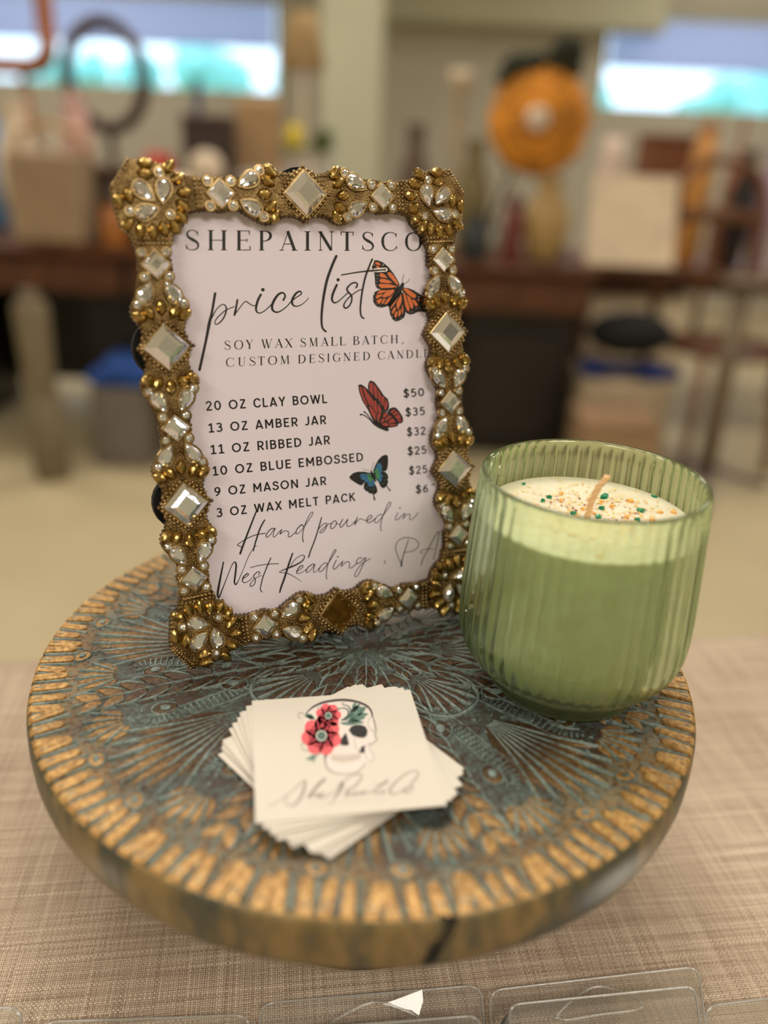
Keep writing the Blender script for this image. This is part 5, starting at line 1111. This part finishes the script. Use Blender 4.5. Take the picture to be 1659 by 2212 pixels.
# grey metal stand
q = aty(1515, 1060, 2.75); zt_ = aty(1500, 610, 2.75).z
t = thing('metal_stand', 'grey metal stand with spreading feet on the floor right of the table', 'stand', (q.x, 2.75, 0))
b = MB(); b.tube([(0, 0, .05), (-.01, 0, zt_)], .03, 12); b.build('pole', M((112, 98, 80), .5, .3), t)
for a in (.2, 2.3, 4.4):
    b = MB(); b.tube([(0, 0, .10), (.12*math.cos(a), .12*math.sin(a), .05), (.26*math.cos(a), .26*math.sin(a), .012)], .012, 8); b.build('foot', M((104, 88, 100), .5, .2), t)
b = MB(); b.box((0, 0, zt_+.01), (.16, .1, .02), bev=.006); b.build('top_plate', M((112, 98, 80), .5, .3), t)
# round backed chairs at the right edge
def chair(px, py, y, label, rz=0.0, m=WOOD_M):
    q = aty(px, py, y); t = thing('bentwood_chair', label, 'chair', (q.x, y, 0), rz, None); zc = q.z
    b = MB(); b.tube([(-.19, .02, .46)]+[(.2*math.cos(a), .02, zc+.18*math.sin(a)) for a in [PI*(1-k/12) for k in range(13)]]+[(.19, .02, .46)], .02, 8); b.build('back_frame', m, t)
    b = MB(); b.tube([(-.18, .02, zc-.03), (0, .03, zc-.01), (.18, .02, zc-.03)], .028, 8); b.tube([(0, .025, zc-.02), (0, .02, .46)], .014, 8); b.build('back_splat', m, t)
    b = MB(); b.lathe([(0, .44), (.2, .44), (.21, .455), (.2, .475), (0, .48)], (0, -.2, 0), 28); b.build('seat', WOOD_D, t)
    for sx in (-1, 1):
        b = MB(); b.tube([(sx*.16, -.34, .44), (sx*.18, -.38, 0)], .017, 8); b.build('leg', m, t)
        b = MB(); b.tube([(sx*.19, .02, .46), (sx*.2, .06, 0)], .017, 8); b.build('leg', m, t)
chair(1555, 455, 3.3, 'brown wooden chair with rounded back, standing at the right edge', .2)
# ------------------------------------------------------------------ goods standing on the dresser and side table
def lathe_thing(name, label, cat, px, py0, py1, wpx, y, prof, m, part='body', group=None, zb=None, n=24, extra=None):
    c = aty(px, (py0+py1)/2, y); l = aty(px-wpx/2, (py0+py1)/2, y); r = aty(px+wpx/2, (py0+py1)/2, y); rad = (r.x-l.x)/2
    top = aty(px, py0, y).z; bot = zb if zb is not None else aty(px, py1, y).z; h = top-bot
    t = thing(name, label, cat, (c.x, y, bot), 0, group); b = MB(); b.lathe([(a*rad, z*h) for a, z in prof], n=n); b.build(part, m, t)
    if extra: extra(t, rad, h)
    return t, rad, h
VASE = [(0, 0), (.5, 0), (.62, .05), (1, .4), (.9, .62), (.45, .82), (.5, .97), (.6, 1), (.45, .96), (.38, .8), (0, .78)]
BOWL = [(0, 0), (.45, 0), (.5, .08), (.85, .5), (1, 1), (.93, 1), (.8, .55), (.4, .2), (0, .18)]
JARP = [(0, 0), (.9, 0), (1, .06), (1, .78), (.8, .86), (.8, 1), (.74, 1), (.74, .88), (0, .86)]
BOTT = [(0, 0), (.9, 0), (1, .05), (1, .55), (.75, .68), (.3, .78), (.3, .97), (.36, 1), (0, 1)]
SHADE = [(.62, 1), (1, 0), (.97, 0), (.6, .98)]
def handle(m):
    def f(t, r, h): b = MB(); b.tube([(r*.8, 0, h*.75), (r*1.5, 0, h*.8), (r*1.6, 0, h*.5), (r*1.2, 0, h*.25), (r*.9, 0, h*.3)], r*.12, 8); b.build('handle', m, t)
    return f
def cap(m):
    def f(t, r, h): b = MB(); b.lathe([(0, h), (r*.86, h), (r*.86, h+.02), (r*.3, h+.03), (r*.25, h+.05), (0, h+.055)], n=20); b.build('lid', m, t)
    return f
PALE = M((222, 204, 180), .5); BEI = M((186, 164, 136), .75); TAN = M((176, 144, 106), .75); DKB = M((66, 48, 38), .6); GRY = M((150, 140, 128), .6); WHT = M((236, 228, 214), .4); BLU = M((110, 150, 196), .5); PNK = M((196, 156, 146), .6)
lathe_thing('pitcher', 'cream pitcher on the dresser at far left', 'pitcher', 40, 215, 400, 100, 3.30, VASE, PALE, zb=DZ, extra=handle(PALE))
lathe_thing('glass_vase', 'pale blue vase at the left edge behind the cream pitcher', 'vase', -40, 158, 330, 90, 3.40, VASE, BLU, zb=DZ)
lathe_thing('lidded_jar', 'dusty pink lidded jar beside the oval wooden frame', 'jar', 168, 232, 400, 64, 3.24, JARP, PNK, zb=DZ, extra=cap(PNK))
t_, w_, h_ = boxthing('wicker_basket', 'beige wicker basket on the dresser at left', 'basket', 14, 330, 170, 480, 2.94, .22, M((148, 126, 100), .8), None, zb=DZ)
b = MB(); b.tube([(-w_/2, 0, h_-.01), (-w_/2+.02, 0, h_+.06), (0, 0, h_+.10), (w_/2-.02, 0, h_+.06), (w_/2, 0, h_-.01)], .012, 8); b.build('handle', TAN, t_)
boxthing('wooden_chest', 'small dark brown chest left of the gold frame', 'box', 212, 372, 286, 500, 3.10, .13, DKB, M((84, 60, 44), .5), zb=DZ)
lathe_thing('amber_jar', 'small amber jar on the dresser front, left of the frame', 'jar', 248, 440, 530, 62, 2.78+.2, JARP, M((158, 98, 44), .3), zb=DZ, extra=cap(M((60, 44, 30), .5)))
lathe_thing('bowl', 'off-white bowl behind the top left corner of the gold frame', 'bowl', 365, 380, 450, 110, 3.02, BOWL, PALE, zb=DZ)
lathe_thing('tin', 'bright red tin peeking over the top left corner of the gold frame', 'tin', 346, 330, 420, 76, 3.26, JARP, M((190, 50, 36), .4), zb=DZ)
t_, w_, h_ = boxthing('clock_case', 'dark wooden clock case behind the frame top', 'clock', 395, 262, 500, 480, 3.2, .12, M((58, 44, 42), .5), M((72, 52, 44), .5), zb=DZ)
b = MB(); b.lathe([(0, 0), (w_*.34, 0), (w_*.36, .012), (0, .014)], n=28); o = b.build('dial', PALE, t_); o.rotation_euler = (PI/2, 0, 0); o.location = (0, -.061, h_*.62)
lathe_thing('bottle', 'navy blue bottle standing in front of the left window', 'bottle', 428, 165, 330, 56, 3.4, BOTT, M((52, 62, 110), .4), zb=DZ)
boxthing('cardboard_box', 'tan cardboard box behind the frame top, left of the pillar', 'box', 510, 212, 600, 460, 3.36, .18, TAN, None, zb=DZ)
boxthing('book', 'pale book lying on the dresser behind the frame', 'book', 506, 372, 606, 420, 3.06, .18, GRY, None, zb=DZ)
# lamp with tan shade
t_, r_, h_ = lathe_thing('table_lamp', 'table lamp with a tan shade, left of the cream pillar', 'lamp', 655, 28, 150, 96, 3.42, SHADE, M((190, 162, 120), .8), 'lamp_shade')
b = MB(); bz = DZ-t_.location.z; b.lathe([(0, bz), (r_*.7, bz), (r_*.75, bz+.02), (r_*.3, bz+.05), (r_*.65, bz+.18), (r_*.5, bz+.28), (r_*.12, bz+.34), (r_*.1, .02), (0, .02)], n=24); b.build('base', M((212, 196, 168), .5), t_)
# flowers
def flowerpot(px, py0, py1, wpx, y, col, label, leafc=(60, 82, 40), n=16):
    c = aty(px, (py0+py1)/2, y); l, r = aty(px-wpx/2, py1, y), aty(px+wpx/2, py1, y); R = (r.x-l.x)/2; top = aty(px, py0, y).z; bot = aty(px, py1, y).z
    t = thing('flower_pot', label, 'flowers', (c.x, y, DZ)); h = (bot-DZ)*1.0
    b = MB(); b.lathe([(0, 0), (R*.5, 0), (R*.7, h), (R*.6, h), (0, h*.9)], n=20); b.build('pot', GRY, t)
    b = MB(); hh = (top-bot)/2
    for k in range(n): a = random.uniform(0, 2*PI); q = random.uniform(0, .75); b.ball((R*q*math.cos(a), R*q*math.sin(a)*.7, h+hh+random.uniform(-.7, .7)*hh), R*.34, 8, 6, jit=.15)
    b.build('blossoms', M(col, .7), t); b = MB()
    for k in range(10): a = 2*PI*k/10; b.ball((R*.8*math.cos(a), R*.6*math.sin(a), h+hh*.4), R*.3, 8, 6, sc=(1, 1, .5), jit=.15)
    b.build('leaves', M(leafc, .8), t); return t
flowerpot(638, 268, 335, 64, 3.04, (206, 182, 16), 'pot of yellow flowers beside the pillar')
flowerpot(694, 272, 335, 52, 3.24, (70, 84, 26), 'pot of dark green foliage right of the yellow flowers', (58, 70, 22))
# mirrors
def oval(px, py, rx, ry, y, thick, m, label, name, stand=True):
    c = aty(px, py, y); k = (aty(px+rx, py, y).x-c.x); kz = c.z-aty(px, py+ry, y).z
    t = thing(name, label, 'mirror frame', (c.x, y, DZ)); zc = c.z-DZ
    b = MB(); b.tube([(k*math.cos(a), 0, zc+kz*math.sin(a)) for a in [2*PI*j/40 for j in range(40)]], thick, 10, closed=True); b.build('oval_frame', m, t)
    b = MB(); b.tube([(0, 0, zc-kz-.0), (0, 0, zc-kz-.06), (0, .0, .03)], .016, 8); b.build('post', m, t)
    b = MB(); b.lathe([(0, 0), (.10, 0), (.11, .012), (.05, .03), (0, .032)], n=24); b.build('foot', m, t)
    return t
oval(228, 165, 82, 112, 3.46, .026, wood_mat('dark_mirror_wood', (44, 26, 18), (70, 42, 28)), 'dark wooden oval frame on a stand, window showing through it', 'oval_mirror_frame')
# honey wood frame at the upper left corner
y = 3.52; c0, c1 = aty(-230, 140, y), aty(108, 140, y); ct = aty(-60, -140, y).z; cb = aty(-60, 138, y).z
t = thing('mirror_frame', 'honey brown carved wooden frame in the upper left corner', 'mirror frame', ((c0.x+c1.x)/2, y, DZ)); w = c1.x-c0.x; h0, h1 = cb-DZ, ct-DZ
pts = []
for (x, z, a0) in ((w/2-.08, h0+.08, -PI/2), (w/2-.08, h1-.08, 0), (-w/2+.08, h1-.08, PI/2), (-w/2+.08, h0+.08, PI)):
    for k in range(7): a = a0+PI/2*k/6; pts.append((x+.08*math.cos(a), 0, z+.08*math.sin(a)))
b = MB(); b.tube(pts, .034, 10, closed=True)
for k in range(26): q = pts[k]; b.ball((q[0], -.03, q[2]), .022, 8, 6)
b.build('carved_frame', WOOD_O, t)
for sx in (-1, 1): b = MB(); b.tube([(sx*w*.3, .02, h0), (sx*w*.34, .08, 0)], .014, 8); b.build('leg', WOOD_O, t)
# wreath with bow on an easel
y = 3.2; c = aty(1165, 262, y); R = aty(1270, 262, y).x-c.x
t = thing('wreath', 'orange flower wreath with dark green leaves, on a stand behind the candle', 'wreath', (c.x, y, DZ)); zc = c.z-DZ
b = MB()
for ring, (rr, n_, s_) in enumerate(((.80, 20, .26), (.58, 16, .26), (.36, 11, .2))):
    for k in range(n_):
        a = 2*PI*(k+.5*ring)/n_; b.ball((R*rr*math.cos(a), -.02*ring, zc+R*rr*math.sin(a)), R*s_, 8, 6, sc=(1, .6, 1), jit=.18)
b.build('orange_petals', mat('orange_petals', (196, 128, 38), .75, var=.6, scale=9), t)
b = MB(); b.ball((-R*.12, -.09, zc+R*.02), R*.24, 14, 10, sc=(1, .5, 1)); b.build('pale_centre', M((206, 186, 168), .7), t)
b = MB()
for x, z, a, L in ((-.55, .95, 2.5, .62), (-.2, 1.05, 1.9, .5), (.42, 1.25, 1.5, .7), (.5, 1.0, .9, .5), (-.75, .75, 2.9, .4), (.2, .95, 1.2, .45)):
    b.ball((R*x, .0, zc+R*z), R*L*.55, 10, 8, sc=(1, .5, .8), jit=.12)
b.build('dark_green_bow', M((34, 36, 20), .85), t)
b = MB(); b.tube([(-.16, .1, .013), (0, .05, zc+R*.4), (.16, .1, .013)], .012, 8); b.build('stand', DKB, t)
lathe_thing('vase', 'mustard beige vase in front of the orange wreath', 'vase', 1182, 380, 540, 104, 3.04, VASE, M((160, 132, 84), .6), zb=DZ)
lathe_thing('lidded_jar', 'dark red jar right of the gold frame', 'jar', 1108, 446, 545, 44, 3.0, JARP, M((104, 44, 40), .5), zb=DZ, extra=cap(M((80, 34, 32), .5)))
lathe_thing('teapot', 'dark blue grey teapot right of the gold frame corner', 'teapot', 1028, 462, 552, 64, 2.97, VASE, M((40, 46, 50), .5), zb=DZ, extra=handle(M((40, 46, 50), .5)))
lathe_thing('candlestick', 'tall cream candlestick right of the pillar', 'candlestick', 985, 150, 520, 60, 3.35, [(0, 0), (1, 0), (1, .04), (.35, .1), (.5, .3), (.3, .5), (.5, .7), (.4, .86), (.8, .92), (.8, 1), (0, 1)], M((176, 158, 130), .6), zb=DZ)
lathe_thing('vase', 'dark brown vase between the pillar and the candlestick', 'vase', 895, 268, 480, 76, 3.3, VASE, M((92, 76, 64), .6), zb=DZ)
lathe_thing('vase', 'olive green vase behind the top right corner of the gold frame', 'vase', 1020, 300, 530, 80, 3.15, VASE, M((112, 100, 66), .6), zb=DZ)
# leaning cream board and goods on the side table
y = 3.05; q = [aty(1286, 392, y), aty(1474, 400, y), aty(1452, 592, y), aty(1262, 585, y)]; c = sum(q, Vector())/4
t = thing('display_card', 'blank cream board leaning upright on the dresser, right of the wreath', 'sign board', (c.x, y, DZ+.0015))
b = MB(); vs = [(p.x-c.x, (p.z-q[2].z)*.16, max(0, p.z-q[2].z)) for p in q]; vs += [(x, yy+.012, z) for x, yy, z in vs]
b.add(vs, [(0, 3, 2, 1), (4, 5, 6, 7), (0, 1, 5, 4), (1, 2, 6, 5), (2, 3, 7, 6), (3, 0, 4, 7)]); b.build('board', M((226, 208, 184), .7), t)
b = MB(); b.tube([(0, .05, .18), (0, .14, .011)], .01, 6); b.build('strut', GRY, t)
Z2 = z2
lathe_thing('mug', 'pinkish white mug on the side table left of the brown box', 'mug', 1322, 296, 400, 56, 3.66, JARP, M((206, 184, 168), .5), zb=Z2, extra=handle(M((206, 184, 168), .5)))
boxthing('wooden_box', 'brown wooden box below the bright part of the right window', 'box', 1392, 302, 1488, 480, 3.62, .2, M((122, 74, 44), .6), M((104, 62, 38), .6), zb=Z2)
lathe_thing('jar', 'orange jar on the side table right of the brown box', 'jar', 1514, 286, 470, 52, 3.6, JARP, M((196, 138, 70), .5), zb=Z2, extra=cap(M((150, 96, 50), .5)))
lathe_thing('vase', 'nearly black vase at the right edge below the window', 'vase', 1606, 322, 520, 62, 3.5, VASE, M((44, 36, 38), .5), zb=Z2)
lathe_thing('bottle', 'tall brown bottle in front of the right window', 'bottle', 1588, 245, 500, 34, 3.75, BOTT, M((150, 98, 66), .5), zb=Z2)
lathe_thing('vase', 'lilac vase cut off by the right edge of the photo', 'vase', 1660, 318, 520, 60, 3.6, VASE, M((170, 150, 176), .5), zb=Z2)
